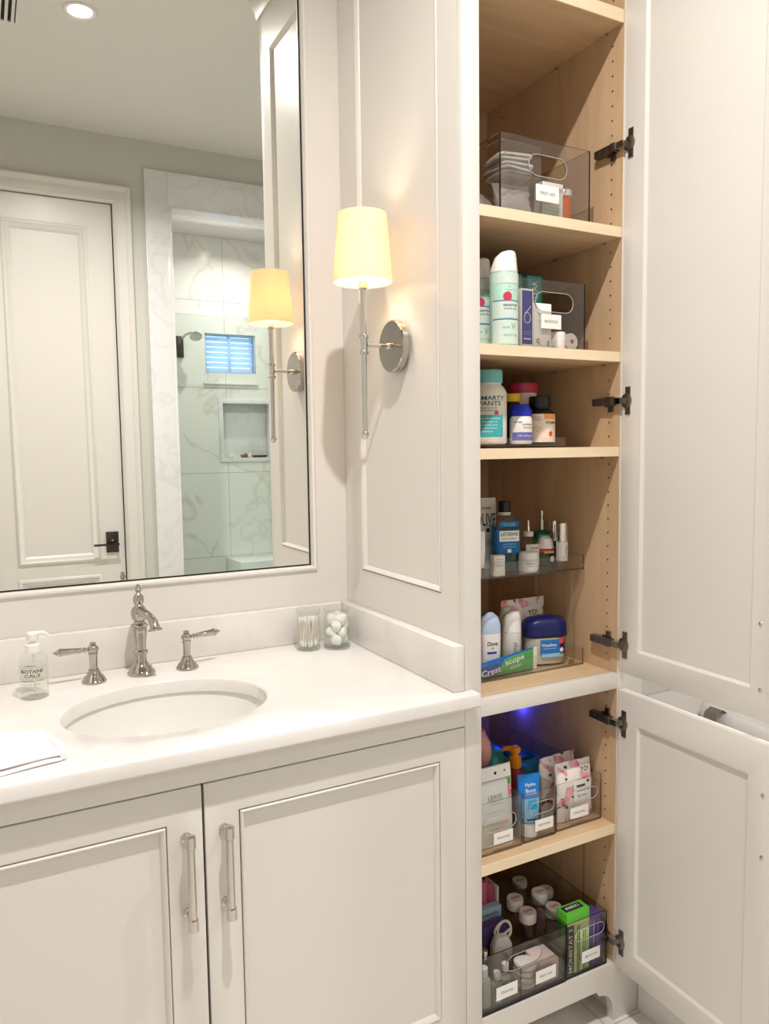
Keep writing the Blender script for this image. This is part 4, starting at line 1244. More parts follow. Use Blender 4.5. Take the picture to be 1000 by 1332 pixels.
# ---------------------------------------------------------------- deck R: two-tier acrylic organizer
zR = ZSH['R']
OX0, OX1, OYF, OYB = .052, .408, -.474, -.315
org = thing('acrylic_organizer', 'clear two-tier acrylic organizer holding toiletries', 'organizer', (0, 0, zR))


def tray(name, z, h):
    mb = MB(); t_ = .003
    mb.box(OX0, OX1, OYF, OYB, z, z + t_)
    mb.box(OX0, OX1, OYF, OYF + t_, z + t_, z + h).box(OX0, OX1, OYB - t_, OYB, z + t_, z + h).box(OX0, OX0 + t_, OYF + t_, OYB - t_, z + t_, z + h).box(OX1 - t_, OX1, OYF + t_, OYB - t_, z + t_, z + h)
    for k in range(5):
        if k: mb.mi[k * 6 + 1] = 1
    mb.build(name, ['acrylic', 'acrylic_edge'], org, flat=True)
    mb = MB(); e = .0012
    for x in (OX0, OX1):
        for y in (OYF, OYB): mb.box(x - e, x + e, y - e, y + e, z, z + h)
    mb.box(OX0, OX1, OYF - .0007, OYF + .001, z, z + .004)
    mb.build('edge', 'acrylic_edge', org, flat=True)


tray('tray', .0005, .040)
TZ = 1.0985 - zR
tray('tray', TZ, .036)
for x in (OX0 + .018, OX1 - .026):
    for y in (OYF + .012, OYB - .014):
        MB().lathe([(.0055, .0036), (.0055, TZ - .0005)], 16, M=Matrix.Translation((x, y, 0))).build('post', 'acrylic', org)
        MB().lathe([(.0062, .0036), (.0062, .012), (.0056, .013)], 14, M=Matrix.Translation((x, y, 0)), cap=False).build('post_cap', 'acrylic_edge', org)
z1 = zR + .0036; z2 = zR + TZ + .0032

# lower tier
# toothpaste tube lying along the front
a0 = hit(614, 872, 'Y', -.462); a1 = hit(701, 850, 'Y', -.462)
tpz = z1
tp_ = thing('toothpaste_tube', 'blue and green toothpaste tube lying along the front of the organizer', 'toothpaste', (a0.x, -.452, tpz))
LN = a1.x - a0.x
secs = []
for k in range(13):
    f = k / 12; hh = .0145 + .0125 * f; tt = max(.0150 * (1 - f ** 1.6), .0012)
    secs.append((f * LN, hh, tt, 2 + 2 * f, -hh, 0))
Mx = Matrix(((0, 0, 1, 0), (0, 1, 0, 0), (-1, 0, 0, 0), (0, 0, 0, 1)))
mb = MB(); mb.loft(secs, 28, M=Mx); mb.build('tube', 'crest_blue', tp_, angle=70)


def tube_y(x, z):
    f = min(max(x / LN, 0), 1); hh = .0145 + .0125 * f; tt = max(.0150 * (1 - f ** 1.6), .0012); e = 2 + 2 * f
    return -tt * max(1 - min(abs((z - hh) / hh), .999) ** e, 1e-4) ** (1 / e) - .0003


def tube_z(x, q):
    f = min(max(x / LN, 0), 1); hh = .0145 + .0125 * f
    return hh + q * hh


patch(tp_, 'green_print', 'scope_green', .078, LN - .006, -.90, .90, tube_y, nx=16, nz=10, shape=lambda x, q: (x + .014 * q * max(0, 1 - (x - .078) / .04), tube_z(x, q)))
patch(tp_, 'crimp', 'cream_plastic', LN - .011, LN, -1.0, 1.0, tube_y, eps=.0006, nx=2, nz=6, shape=lambda x, q: (x, tube_z(x, q)))
patch(tp_, 'dark_swoosh', 'crest_dark', .004, .075, .25, .70, tube_y, eps=.0004, nx=12, nz=4, shape=lambda x, q: (x, tube_z(x, q)))
lettering(tp_, [('Crest', .050, .0165, .056, .014, 6), ('complete', .042, .0075, .034, .005, 4)], 'white_ink', tube_y, eps=.0008)
lettering(tp_, [('scope', .122, .029, .058, .013, 8), ('OUTLAST', .124, .0165, .036, .005, 6)], 'white_ink', tube_y, eps=.0008)
MB().lathe([(.011, -.018), (.012, -.016), (.012, 0)], 20, M=Matrix.Translation((0, 0, .0145)) @ Matrix.Rotation(rad(90), 4, 'Y')).build('cap', 'white_plastic', tp_)

x, w, h = spec(625, 653, 797, -.425, z1)
dv_ = thing('deodorant', 'white deodorant stick with pale blue dome cap in the organizer', 'deodorant', (x, -.420, z1), rad(-14))
hw = w / 2 * .96
MB().loft([(0, hw * .90, .014, 3), (.004, hw * .95, .0155, 3), (h * .60, hw, .016, 3), (h * .66, hw, .016, 3)], 28).build('body', 'white_plastic', dv_)
MB().loft([(h * .662, hw * 1.0, .016, 3), (h * .80, hw * .99, .016, 2.6), (h * .92, hw * .80, .013, 2.2), (h, hw * .25, .004, 2)], 28).build('cap', 'dove_blue', dv_)
fn = sup_fn(hw, .0162, 3)
lettering(dv_, [('Dove', .0, h * .50, hw * 1.05, .010, 0, .15)], 'navy', fn)
patch(dv_, 'blue_strip', 'royal', -hw * .55, hw * .4, h * .33, h * .365, fn, nx=6, nz=1)
disc(dv_, 'bird_mark', 'gold', 0, h * .42, .003, fn)
MB().loft([(.0035, hw * 1.02, .0175, 3), (h * .25, hw * 1.02, .0178, 3)], 28, cap=False).build('mint_base', 'mint_pale', dv_)

x, w, h = spec(654, 679, 795, -.408, z1)
rb_ = thing('lotion_bottle', 'tall pale grey bottle with vertical lettering in the organizer', 'bottle', (x, -.404, z1), rad(-20))
hw = w / 2
MB().loft([(0, hw * .92, hw * .92), (.003, hw, hw), (h * .62, hw, hw), (h * .63, hw * .985, hw * .985)], 32).build('body', 'grey_plastic', rb_)
MB().loft([(h * .635, hw, hw), (h * .86, hw * .98, hw * .98), (h * .94, hw * .80, hw * .9, 2, hw * .12), (h, hw * .40, hw * .6, 2, hw * .35)], 32).build('cap', 'white_plastic', rb_)
lettering(rb_, [('rhode', hw * .15, h * .30, .045, .010, -90)], 'grey_ink', cyl_fn(hw + .0002))
x, w, h = spec(650, 664, 789, -.36, z1)
t = tag(MB().loft([(0, w * .6, w * .6), (.003, w * .62, w * .62), (h * .8, w * .62, w * .62), (h * .9, w * .5, w * .5), (h, w * .4, w * .4)], 24).build('slim_bottle', 'cream_plastic', loc=(x, -.362, z1)), 'slim cream bottle behind the tall grey bottle', 'bottle')
fp0 = hit(652, 780, 'Y', -.345); fp1 = hit(707, 775, 'Y', -.345)
fw_ = fp1.x - fp0.x
fpk = thing('wipes_pack', 'rose-printed pack of wipes standing behind the navy-lidded jar', 'wipes', ((fp0.x + fp1.x) / 2, -.343, z1))
hp = fp1.z - z1
pouch(fpk, fw_, hp, .03, 'floral', seed=5)
fn = pouch_fn(fw_, hp, .03)
patch(fpk, 'label_panel', 'card', -.004, fw_ / 2 - .012, hp * .45, hp * .86, fn, nx=8, nz=4, eps=.0004)
lettering(fpk, [('YO!', .022, hp * .76, .030, .014)], 'ink', fn, eps=.0010)

x, w, h = spec(679, 738, 801, -.425, z1)
vj = thing('petroleum_jelly_jar', 'clear oval jar with domed navy lid and blue label', 'jar', (x + .004, -.418, z1), rad(-16))
hw = w / 2 * .98; hd = .032
MB().loft([(0, hw * .80, hd * .8, 2.6), (.004, hw * .93, hd * .92, 2.6), (h * .25, hw, hd, 2.6), (h * .55, hw * .98, hd, 2.6), (h * .60, hw * .9, hd * .9, 2.6)], 36).build('body', 'petrolatum', vj)
MB().loft([(.003, hw * .88, hd * .86, 2.6), (h * .56, hw * .94, hd * .94, 2.6)], 36).build('jelly', 'gauze', vj)
mb = MB(); mb.loft([(h * .605, hw * 1.0, hd * 1.02, 3), (h * .80, hw * 1.0, hd * 1.02, 3), (h * .88, hw * .98, hd, 3), (h * .95, hw * .80, hd * .86, 2.6), (h, hw * .30, hd * .4, 2.2)], 40)
for i, v_ in enumerate(mb.v):
    if v_.z < h * .7: mb.v[i] = Vector((v_.x, v_.y, v_.z - .007 * (1 - (v_.x / hw) ** 2) * -1 - .004))
mb.build('lid', 'navy', vj)
fn = sup_fn(hw + .0004, hd + .0006, 2.6)
patch(vj, 'label', 'vas_blue', -hw * .42, hw * .72, h * .24, h * .54, fn, nx=12)
patch(vj, 'pale_band', 'vas_pale', -hw * .36, hw * .68, h * .17, h * .25, fn, nx=12, eps=.0004)
patch(vj, 'dark_block', 'navy', hw * .50, hw * .76, h * .22, h * .54, fn, nx=4, eps=.0004)
disc(vj, 'red_seal', 'vas_red', hw * .58, h * .50, .0075, fn, eps=.0007)
disc(vj, 'white_seal', 'white_ink', hw * .60, h * .31, .0055, fn, eps=.0007)
lettering(vj, [('Vaseline', -hw * .02, h * .43, hw * .72, .0075), ('pure ultra white', 0, h * .355, hw * .6, .003)], 'white_ink', fn, eps=.0008)

# upper tier
def tube_item(name, label, x, y, w, h, mat, rz, capmat=None, caph=.012, z=None, cap_r=.45, lean=0):
    """cosmetic tube standing on its cap"""
    t = thing(name, label, 'tube', (x, y, z), rad(rz))
    c = caph
    if capmat:
        MB().loft([(0, w / 2 * cap_r, w / 2 * cap_r), (c, w / 2 * cap_r, w / 2 * cap_r)], 24).build('cap', capmat, t)
    secs = []
    for k in range(11):
        f = k / 10
        secs.append((c + .0004 + (h - c) * f, w / 2 * (.82 + .18 * min(f * 2, 1)), max(w * .34 * (1 - f ** 1.5), .0012), 2 + 1.5 * f, 0, lean * f * h))
    MB().loft(secs, 28).build('tube', mat, t, angle=70)

    def fn(xx, zz):
        f = min(max((zz - c) / (h - c), 0), 1); hw = w / 2 * (.82 + .18 * min(f * 2, 1)); tt = max(w * .34 * (1 - f ** 1.5), .0012); e = 2 + 1.5 * f
        return lean * f * h - tt * max(1 - min(abs(xx / hw), .999) ** e, 1e-4) ** (1 / e) - .0003
    return t, fn


x, w, h = spec(616, 646, 648, -.352, z2)
t, fn = tube_item('hand_cream_tube', 'white hand cream tube with tall black lettering behind the mouthwash', x, -.350, w, h, 'cream_plastic', -14, 'white_plastic', .02, z2)
lettering(t, [('OLIVE', -.001, h * .70, w * .92, .030), ('KORRES', .002, h * .86, w * .4, .005)], 'ink', fn, eps=.0006)
lettering(t, [('PURE GREEK', .0, h * .40, w * .5, .004), ('HAND CREAM', 0, h * .36, w * .55, .004)], 'ink', fn, eps=.0006)
mb = MB(); disc(t, 'olive_mark', 'ink', .003, h * .55, .005, fn, eps=.0006)
x, w, h = spec(613, 632, 692, -.452, z2)
t, fn = tube_item('lip_tube', 'slim white tube standing on its cap at the upper tray front', x, -.450, w, h, 'white_plastic', -10, 'white_plastic', .022, z2, cap_r=.4)
# mouthwash
mx_, w, h = spec(637, 676, 652, -.405, z2)
mw = thing('mouthwash_bottle', 'blue mouthwash bottle with black cap on the upper tray', 'bottle', (mx_ + .001, -.402, z2), rad(-16))
hw = w / 2 * .97; hd = .0235
MB().loft([(0, hw * .9, hd * .9, 4), (.004, hw, hd, 4), (h * .66, hw, hd, 4), (h * .74, hw * .92, hd * .95, 3), (h * .80, hw * .62, hd * .8, 2.4), (h * .825, hw * .40, hw * .40, 2), (h * .845, hw * .40, hw * .40, 2)], 36).build('body', 'bottle_clear', mw)
MB().lathe([(hw * .41, h * .80), (hw * .43, h * .805), (hw * .43, h * .843), (hw * .41, h * .8455)], 24).build('neck_ring', 'grey_plastic', mw)
MB().loft([(.003, hw * .88, hd * .88, 4), (.006, hw * .95, hd * .93, 4), (h * .66, hw * .95, hd * .93, 4)], 32).build('liquid', 'blue_liquid', mw)
MB().lathe([(hw * .43, h * .846), (hw * .45, h * .85), (hw * .45, h * .985), (hw * .41, h), (.0, h)], 28).build('cap', 'black_plastic', mw)
fn = sup_fn(hw + .0003, hd + .0006, 4)
patch(mw, 'label', 'listerine_blue', -hw * .97, hw * .97, h * .27, h * .60, fn, nx=14)
patch(mw, 'white_panel', 'card', -hw * .62, hw * .82, h * .435, h * .585, fn, nx=10, eps=.0006)
lettering(mw, [('LISTERINE', hw * .10, h * .54, hw * 1.25, .0085)], 'ink', fn, eps=.0009)
lettering(mw, [('COOL MINT', hw * .10, h * .475, hw * 1.15, .0048)], 'grey_ink', fn, eps=.0009)
lettering(mw, [('ANTISEPTIC', hw * .1, h * .395, hw, .0045), ('MOUTHWASH', hw * .1, h * .355, hw * .9, .004)], 'listerine_light', fn, eps=.0009)
patch(mw, 'white_square', 'card', -hw * .05, hw * .22, h * .275, h * .325, fn, nx=3, eps=.0009)
patch(mw, 'neck_label', 'listerine_blue', -hw * .62, hw * .80, h * .645, h * .715, sup_fn(hw, hd + .0012, 4), nx=10, eps=.0006)
lettering(mw, [('KILLS 99%', hw * .08, h * .69, hw * .95, .0042), ('OF GERMS', hw * .08, h * .665, hw * .8, .0036)], 'listerine_light', sup_fn(hw, hd + .0012, 4), eps=.0010)
x, w, h = spec(638, 656, 722, -.452, z2)
t = thing('pill_box', 'small white flip-top box in front of the mouthwash', 'box', (x, -.452, z2), rad(-8))
MB().loft([(0, w * .46, .011, 5), (.002, w * .48, .012, 5), (h * .72, w * .48, .012, 5)], 28).build('body', 'grey_plastic', t)
MB().loft([(h * .725, w * .48, .012, 5), (h * .97, w * .48, .012, 5), (h, w * .44, .010, 5)], 28).build('lid', 'white_plastic', t)
lettering(t, [('eye drops', 0, h * .82, w * .6, .004), ('SENSITIVE', 0, h * .5, w * .6, .003)], 'grey_ink', sup_fn(w * .48, .0122, 5), eps=.0006)
x, w, h = spec(676, 698, 676, -.398, z2)
t = thing('dropper_bottle', 'clear dropper bottle with cream collar on the upper tray', 'bottle', (x + .002, -.395, z2), rad(-14))
q = w * .62
MB().loft([(0, q * .9, q * .7, 4), (.003, q, q * .75, 4), (h * .55, q, q * .75, 4), (h * .62, q * .6, q * .5, 3), (h * .66, q * .35, q * .35)], 28).build('body', 'pale_glass', t)
MB().lathe([(q * .48, h * .655), (q * .48, h * .745), (q * .40, h * .755)], 24).build('collar', 'cream_plastic', t)
MB().lathe([(q * .20, h * .756), (q * .20, h * .86), (q * .13, h * .88), (q * .13, h * .985), (.001, h)], 16).build('plunger', 'silver_cap', t)
fn = sup_fn(q, q * .76, 4)
patch(t, 'label', 'grey_plastic', -q * .55, q * .98, h * .06, h * .50, fn, nx=10, eps=.0004)
lettering(t, [('GOOP', q * .30, h * .42, q * .8, .005), ('face oil', q * .25, h * .34, q * .8, .004)], 'ink', fn, eps=.0008)
x, w, h = spec(676, 703, 718, -.444, z2)
t = thing('cream_jar', 'round white face cream jar at the upper tray front', 'jar', (x, -.437, z2), rad(-14))
q = w / 2
MB().lathe([(q * .88, 0), (q * .97, .003), (q, .008), (q * .98, h * .58), (q * .9, h * .61)], 36).build('body', 'white_plastic', t)
MB().lathe([(q * .94, h * .615), (q * .95, h * .65), (q * .93, h * .90), (q * .86, h * .98), (q * .7, h), (.0, h)], 36).build('lid', 'white_plastic', t)
lettering(t, [('Tatcha', -.004, h * .44, q * .9, .004), ('water cream', .003, h * .30, q * 1.1, .003)], 'grey_ink', cyl_fn(q + .0002), eps=.0004)
x, w, h = spec(693, 716, 664, -.352, z2)
t = thing('mist_bottle', 'teal glass mist bottle with silver sprayer on the upper tray', 'bottle', (x, -.352, z2), rad(-14))
q = w / 2
MB().loft([(0, q * .9, q * .7, 4), (.003, q, q * .75, 4), (h * .52, q, q * .75, 4), (h * .60, q * .8, q * .6, 3), (h * .635, q * .3, q * .3)], 28).build('body', 'teal_dark', t)
MB().lathe([(q * .36, h * .637), (q * .36, h * .82), (q * .2, h * .825), (q * .2, h * .90), (q * .24, h * .905), (q * .22, h), (.0, h)], 20).build('sprayer', 'silver_cap', t)
patch(t, 'label', 'teal_cap', -q * .6, q * .7, h * .50, h * .55, sup_fn(q, q * .76, 4), nx=6, nz=1, eps=.001)
x, w, h = spec(699, 722, 697, -.412, z2)
t = thing('perfume_bottle', 'round perfume bottle with white dome cap and orange band', 'perfume', (x, -.408, z2), rad(-14))
q = w / 2
MB().lathe([(q * .6, 0), (q * .95, .006), (q * 1.02, h * .25), (q * .9, h * .46), (q * .7, h * .52)], 28).build('bottle', 'pale_glass', t)
MB().lathe([(q * .86, h * .50), (q * .9, h * .53), (q * .9, h * .60), (q * .7, h * .62)], 28).build('orange_band', 'coral', t)
MB().lathe([(q * 1.02, h * .615), (q * 1.04, h * .64), (q * .92, h * .68), (q * .90, h * .78), (q * .72, h * .92), (q * .35, h * .985), (.001, h)], 32).build('cap', 'white_plastic', t)
for k in range(4):
    a = rad(-60 + k * 18); MB().lathe([(.0006, 0), (.0035, .001), (.0035, .0022), (.0006, .003)], 8, M=Matrix.Translation((q * .98 * math.sin(a + .6), -q * .98 * math.cos(a + .6), h * .50)) @ Matrix.Rotation(rad(90), 4, 'X')).build('charm', 'gold', t)
MB().loft([(0, .0052, .0075), (.0008, .0052, .0075)], 16, M=Matrix.Translation((q * .35, -q * 1.02, h * .28)) @ Matrix.Rotation(rad(90), 4, 'X')).build('tag', 'pale_pink', t)
x, w, h = spec(716, 727, 676, -.385, z2)
t = thing('serum_pen', 'slim dark bottle with rounded silver cap behind the white serum', 'bottle', (x, -.382, z2))
q = w / 2
MB().lathe([(q * .95, 0), (q, .002), (q, h * .52), (q * .9, h * .53)], 24).build('body', 'brown_black', t)
MB().lathe([(q * .98, h * .532), (q * 1.02, h * .54), (q * 1.02, h * .92), (q * .8, h * .98), (.001, h)], 24).build('cap', 'silver_cap', t)
x, w, h = spec(724, 740, 680, -.448, z2)
t = thing('serum_bottle', 'white serum bottle with tall silver cap at the upper tray end', 'bottle', (x, -.445, z2), rad(-14))
q = w / 2 * .94
MB().lathe([(q * .95, 0), (q, .002), (q, h * .16)], 28).build('foot', 'glass_rim', t)
MB().lathe([(q * .98, h * .161), (q, h * .17), (q, h * .58), (q * .95, h * .585)], 28).build('body', 'white_plastic', t)
MB().lathe([(q * .97, h * .587), (q, h * .59), (q, h * .985), (q * .95, h), (.0, h)], 28).build('cap', 'silver_cap', t)
lettering(t, [('serum', q * .3, h * .40, .02, .004, -90)], 'grey_ink', cyl_fn(q + .0002))

# ---------------------------------------------------------------- shelf E: three label bins
zE = ZSH['E']
bE1 = clear_bin('storage_bin', 'clear bin of sheet masks next to the blue tube bin', .044, .1735, -.538, .36, zE, .120, hole=(.003, .068, .028, .017), card=('SKINCARE', .012, .034, .052, .026), mat='acrylic')
bE2 = clear_bin('storage_bin', 'narrow clear bin holding the blue tube', .180, .2715, -.536, .36, zE, .116, hole=(.006, .075, .022, .014), card=('FACE WASH', .012, .034, .052, .026), mat='acrylic')
bE3 = clear_bin('storage_bin', 'clear bin of rose-printed wipes beside the cabinet hinge side', .2790, .4165, -.531, .36, zE, .113, hole=(.008, .072, .036, .014), card=('FACIAL', .000, .034, .056, .026), mat='acrylic')
iz = zE + .0032
# sheet mask pouch
t = thing('sheet_mask', 'sage and white sheet mask pouch leaning in its bin', 'pouch', (.1175, -.512, iz), rad(0))
hh = .180; wd = .100; ln = -.02
pouch(t, wd, hh, .014, 'sage_print', lean=.06, seed=8, rip=.0006, seal=.004)
fn = pouch_fn(wd, hh, .014, .06)
patch(t, 'header', 'card', -wd / 2 + .002, wd / 2 - .002, hh * .84, hh * .995, fn, nx=8, nz=4, eps=.0006)
pm('pouch_grey', (208, 212, 206), .4)
patch(t, 'grey_panel', 'pouch_grey', -wd / 2 + .006, wd / 2 - .014, hh * .30, hh * .83, fn, nx=8, nz=6, eps=.0005)
disc(t, 'hang_hole', 'ink', .004, hh * .915, .0035, fn, eps=.0010)
disc(t, 'pink_dot', 'rose', .030, hh * .925, .0025, fn, eps=.0010)
lettering(t, [('LEAVE', -.001, hh * .63, .038, .010), ('INTENSIVE MASK', -.001, hh * .58, .044, .004), ('hydrating', 0, hh * .54, .032, .003), ('one single use mask', -.002, hh * .44, .044, .003)], 'grey_ink', fn, eps=.0012)
patch(t, 'leaf', 'leaf_green', .036, .045, hh * .74, hh * .82, fn, nx=2, eps=.0009)
disc(t, 'flower', 'pink_sachet', .041, hh * .68, .006, fn, eps=.0012)
disc(t, 'flower', 'pink_sachet', .040, hh * .61, .004, fn, eps=.0012)
for k in range(3):
    t = thing('sheet_mask', 'plain white mask pouch behind the sage sheet mask', 'pouch', (.112 + k * .002, -.492 + k * .010, iz), 0, 'white mask pouches behind the front pouch')
    pouch(t, .098, .168 - k * .004, .008, 'gauze', lean=.06, seed=20 + k, rip=.0005)
# blue tube
q0 = hit(677, 1060, 'Y', -.510); q1 = hit(706, 1060, 'Y', -.510)
top = hit(690, 1004, 'Y', -.500).z
wt = .056; hh = top - iz
t, fn = tube_item('face_wash_tube', 'bright blue face wash tube standing on its white cap', .2165, -.506, wt, hh, 'hydro', -12, 'white_plastic', .030, iz, cap_r=.80)
lettering(t, [('Hydro', .002, hh * .83, .026, .010), ('Boost', .002, hh * .745, .026, .010), ('cleansing gel', .002, hh * .69, .028, .003)], 'white_ink', fn, eps=.0008)
patch(t, 'pale_band', 'hydro_light', -wt * .40, wt * .40, hh * .24, hh * .62, fn, nx=8, nz=4, eps=.0004)
patch(t, 'cyan_square', 'cyan', -.008, .014, hh * .45, hh * .60, fn, nx=6, nz=3, eps=.0008)
patch(t, 'dark_label', 'ink', -.012, .014, hh * .27, hh * .305, fn, nx=6, nz=1, eps=.0008)
for k, (x, y, h_, lab) in enumerate(((.2530, -.478, .070, 'short brown bottle beside the blue tube'), (.206, -.455, .085, 'dark bottle behind the blue tube in its bin'))):
    t = thing('small_bottle', lab, 'bottle', (x, y, iz))
    MB().lathe([(.015, 0), (.016, .002), (.016, h_ * .7), (.009, h_ * .78), (.009, h_ * .82)], 24).build('body', ('dusk', 'brown_black')[k], t)
    MB().lathe([(.0105, h_ * .822), (.0105, h_ * .98), (.009, h_), (.0, h_)], 20).build('cap', ('white_plastic', 'black_plastic')[k], t)
# rose printed wipes
t = thing('wipes_pack', 'rose-printed wipes pack standing at the front of its bin', 'wipes', (.356, -.504, iz), rad(-3))
wd, hh = .104, .142
pouch(t, wd, hh, .034, 'floral', seed=31, lean=.05); fn = pouch_fn(wd, hh, .034, .05)
patch(t, 'label_panel', 'card', -.012, wd / 2 - .010, hh * .22, hh * .70, fn, nx=8, nz=6, eps=.0005)
lettering(t, [('YO!', .026, hh * .86, .026, .012)], 'ink', fn, eps=.0012)
patch(t, 'dark_bar', 'ink', -.004, .022, hh * .585, hh * .625, fn, nx=6, nz=1, eps=.0010)
lettering(t, [('15', .002, hh * .44, .008, .007), ('wipes', .018, hh * .44, .016, .005), ('cleansing facial wipes', .016, hh * .52, .040, .0035)], 'ink', fn, eps=.0012)
disc(t, 'dark_dot', 'ink', .032, hh * .66, .004, fn, eps=.0012)
t = thing('wipes_pack', 'rose-printed wipes pack tilted behind the front pack', 'wipes', (.341, -.462, iz), rad(3))
pouch(t, .112, .146, .028, 'floral', seed=33, lean=.03)
t = thing('wipes_pack', 'plain white wipes pack behind the rose-printed packs', 'wipes', (.372, -.428, iz), rad(-3))
pouch(t, .076, .124, .022, 'gauze', seed=35, lean=.02)
# items behind the bins
pump = thing('pump_bottle', 'amber bottle with orange pump head behind the blue tube', 'bottle', (.244, -.420, iz), rad(-36))
MB().lathe([(.020, 0), (.021, .003), (.021, .105), (.014, .116), (.013, .122)], 24).build('body', 'red_bottle', pump)
MB().lathe([(.0150, .122), (.0155, .124), (.0150, .146), (.009, .150), (.0075, .160)], 24).build('collar', 'orange_pump', pump)
MB().loft([(.158, .013, .011), (.163, .0145, .012), (.170, .013, .011), (.172, .009, .008)], 20).tube([(-.004, 0, .166), (-.022, -.0, .166), (-.030, 0, .161)], [.008, .006, .004], 10).build('pump_head', 'orange_pump', pump)
t = thing('wipes_pack', 'teal plastic wipes pack lying at the back of the shelf', 'wipes', (.348, -.300, iz), 0)
mb = MB(); mb.loft([(0, .058, .095, 3.2), (.010, .060, .100, 3.2), (.060, .060, .100, 3.2), (.078, .054, .090, 3), (.086, .042, .078, 3)], 36)
for i, v_ in enumerate(mb.v): mb.v[i] = v_ + Vector((0, 0, .006 * math.sin(v_.x * 80) * math.sin(v_.y * 60) * (v_.z / .09)))
mb.build('wrapper', 'teal_wipes', t, angle=70)
MB().box(-.030, .030, -.030, .030, .084, .092).build('flap', 'teal_dark', t, bevel=.002)
t = thing('wipes_pack', 'second teal wipes pack beside the amber pump bottle', 'wipes', (.2255, -.285, iz), 0)
MB().loft([(0, .035, .100, 3), (.01, .039, .104, 3), (.12, .039, .104, 3), (.142, .030, .090, 3)], 30).build('wrapper', 'teal_wipes', t, angle=70)
q = hit(632, 965, 'Y', -.40)
t = thing('lotion_bottle', 'pink rounded bottle with red neck behind the sheet masks', 'bottle', (.138, -.418, iz), 0)
MB().lathe([(.026, 0), (.028, .003), (.028, .100), (.022, .112)], 28).build('body', 'pale_pink', t)
MB().lathe([(.020, .1122), (.021, .145), (.024, .152)], 28).build('neck', 'red_bottle', t)
MB().lathe([(.024, .1525), (.029, .164), (.031, .186), (.028, .205), (.019, .220), (.015, .232), (.001, .237)], 32).build('cap', 'flesh', t)
# blue light glowing at the back
pm('blue_led', (60, 60, 255), .4, emis=(30, 40, 255), estr=6)
t = thing('night_light', 'small dark wall gadget with a glowing blue light inside the cabinet', 'night light', (.4135, -.215, .700), 0)
MB().box(-.0105, .0110, -.02, .02, 0.002, .07).build('case', 'black_plastic', t, bevel=.002)
MB().lathe([(.0, -.004), (.005, -.003), (.007, .0015)], 16).build('led', 'blue_led', t)
la = bpy.data.lights.new('led_lamp', 'POINT'); la.energy = .22; la.color = (.03, .04, 1); la.shadow_soft_size = .006
lo = bpy.data.objects.new('led_lamp', la); COL.objects.link(lo); lo.parent = t; lo.location = (-.004, 0, -.014)

# ---------------------------------------------------------------- bottom F: two big bins
zF = ZSH['F']
bF1 = clear_bin('storage_bin', 'wide smoky bin of travel items on the cabinet floor', .044, .2815, -.564, .34, zF, .135, hole=(-.002, .098, .032, .018), card=None)
for tx, cx, cz in (('TRAVEL', -.052, .040), ('FIRST AID', .058, .040)):
    cdp = MB().box(cx - .029, cx + .029, -.0018, -.0010, cz - .015, cz + .015).build('label_card', 'card', bF1)
    lettering(cdp, [(tx, cx, cz, .036, .006)], 'grey_ink', flat_fn(-.0018))
bF2 = clear_bin('storage_bin', 'smoky bin holding the green medicine carton on the cabinet floor', .2855, .4085, -.562, .34, zF, .135, hole=(.008, .098, .032, .014), card=('MEDICATION', .012, .040, .056, .028))
iz = zF + .0032
iF1 = clear_bin('inner_bin', 'small clear bin of travel bottles inside the wide smoky bin', .0475, .152, -.560, .072, iz, .070, mat='acrylic')
iF2 = clear_bin('inner_bin', 'small clear bin of cotton rounds inside the wide smoky bin', .1545, .277, -.560, .072, iz, .070, mat='acrylic')
jz = iz + .0030
for k, (x, y, h_, cap, lab) in enumerate(((.066, -.540, .090, 'white_plastic', 'pale mint travel bottle at the left of the travel bin'), (.098, -.545, .072, 'white_plastic', 'clear travel bottle with white cap in the travel bin'), (.128, -.535, .076, 'white_plastic', 'second clear travel bottle with white cap near the hand hole'))):
    t = thing('travel_bottle', lab, 'bottle', (x, y, jz))
    r = (.015, .013, .013)[k]
    MB().lathe([(r * .9, 0), (r, .002), (r, h_ * .66), (r * .5, h_ * .74), (r * .5, h_ * .76)], 22).build('body', ('mint_bottle', 'glass', 'glass')[k], t)
    MB().lathe([(r * .58, h_ * .762), (r * .60, h_ * .77), (r * .60, h_ * .98), (.0, h_)], 20).build('cap', cap, t)
    if k: MB().lathe([(r * .85, .003), (r * .92, .004), (r * .92, h_ * .55), (.0, h_ * .55)], 20).build('liquid', 'mint_bottle', t)
for k, (x, y, h_) in enumerate(((.064, -.508, .112), (.088, -.510, .106))):
    t = thing('travel_bottle', ('black travel bottle at the left of the travel bin', 'black travel bottle next to the purple box')[k], 'bottle', (x, y, jz))
    MB().lathe([(.011, 0), (.012, .002), (.012, h_ * .75), (.008, h_ * .8)], 20).build('body', 'black_plastic', t)
    MB().lathe([(.0085, h_ * .80), (.0085, h_ * .98), (.0, h_)], 16).build('cap', 'silver_cap', t)
for k in range(4):
    t = tag(MB().loft([(0, .018, .020, 2.4), (.004, .025, .026, 2.4), (.010, .024, .026, 2.4), (.013, .014, .016, 2.2)], 22).build('gauze_pad', 'gauze', loc=(.186 + .0015 * k, -.528, jz + .0005 + k * .0136), rz=rad(k * 25)), 'folded white pad in the small inner bin behind the label', 'pad', 'folded pads in the inner bin')
t, w, d = box_item('plaster_box', 'beige carton lying in the small inner bin', 'box', .217, .270, -.552, -.496, jz, .050, 'pale_pink')
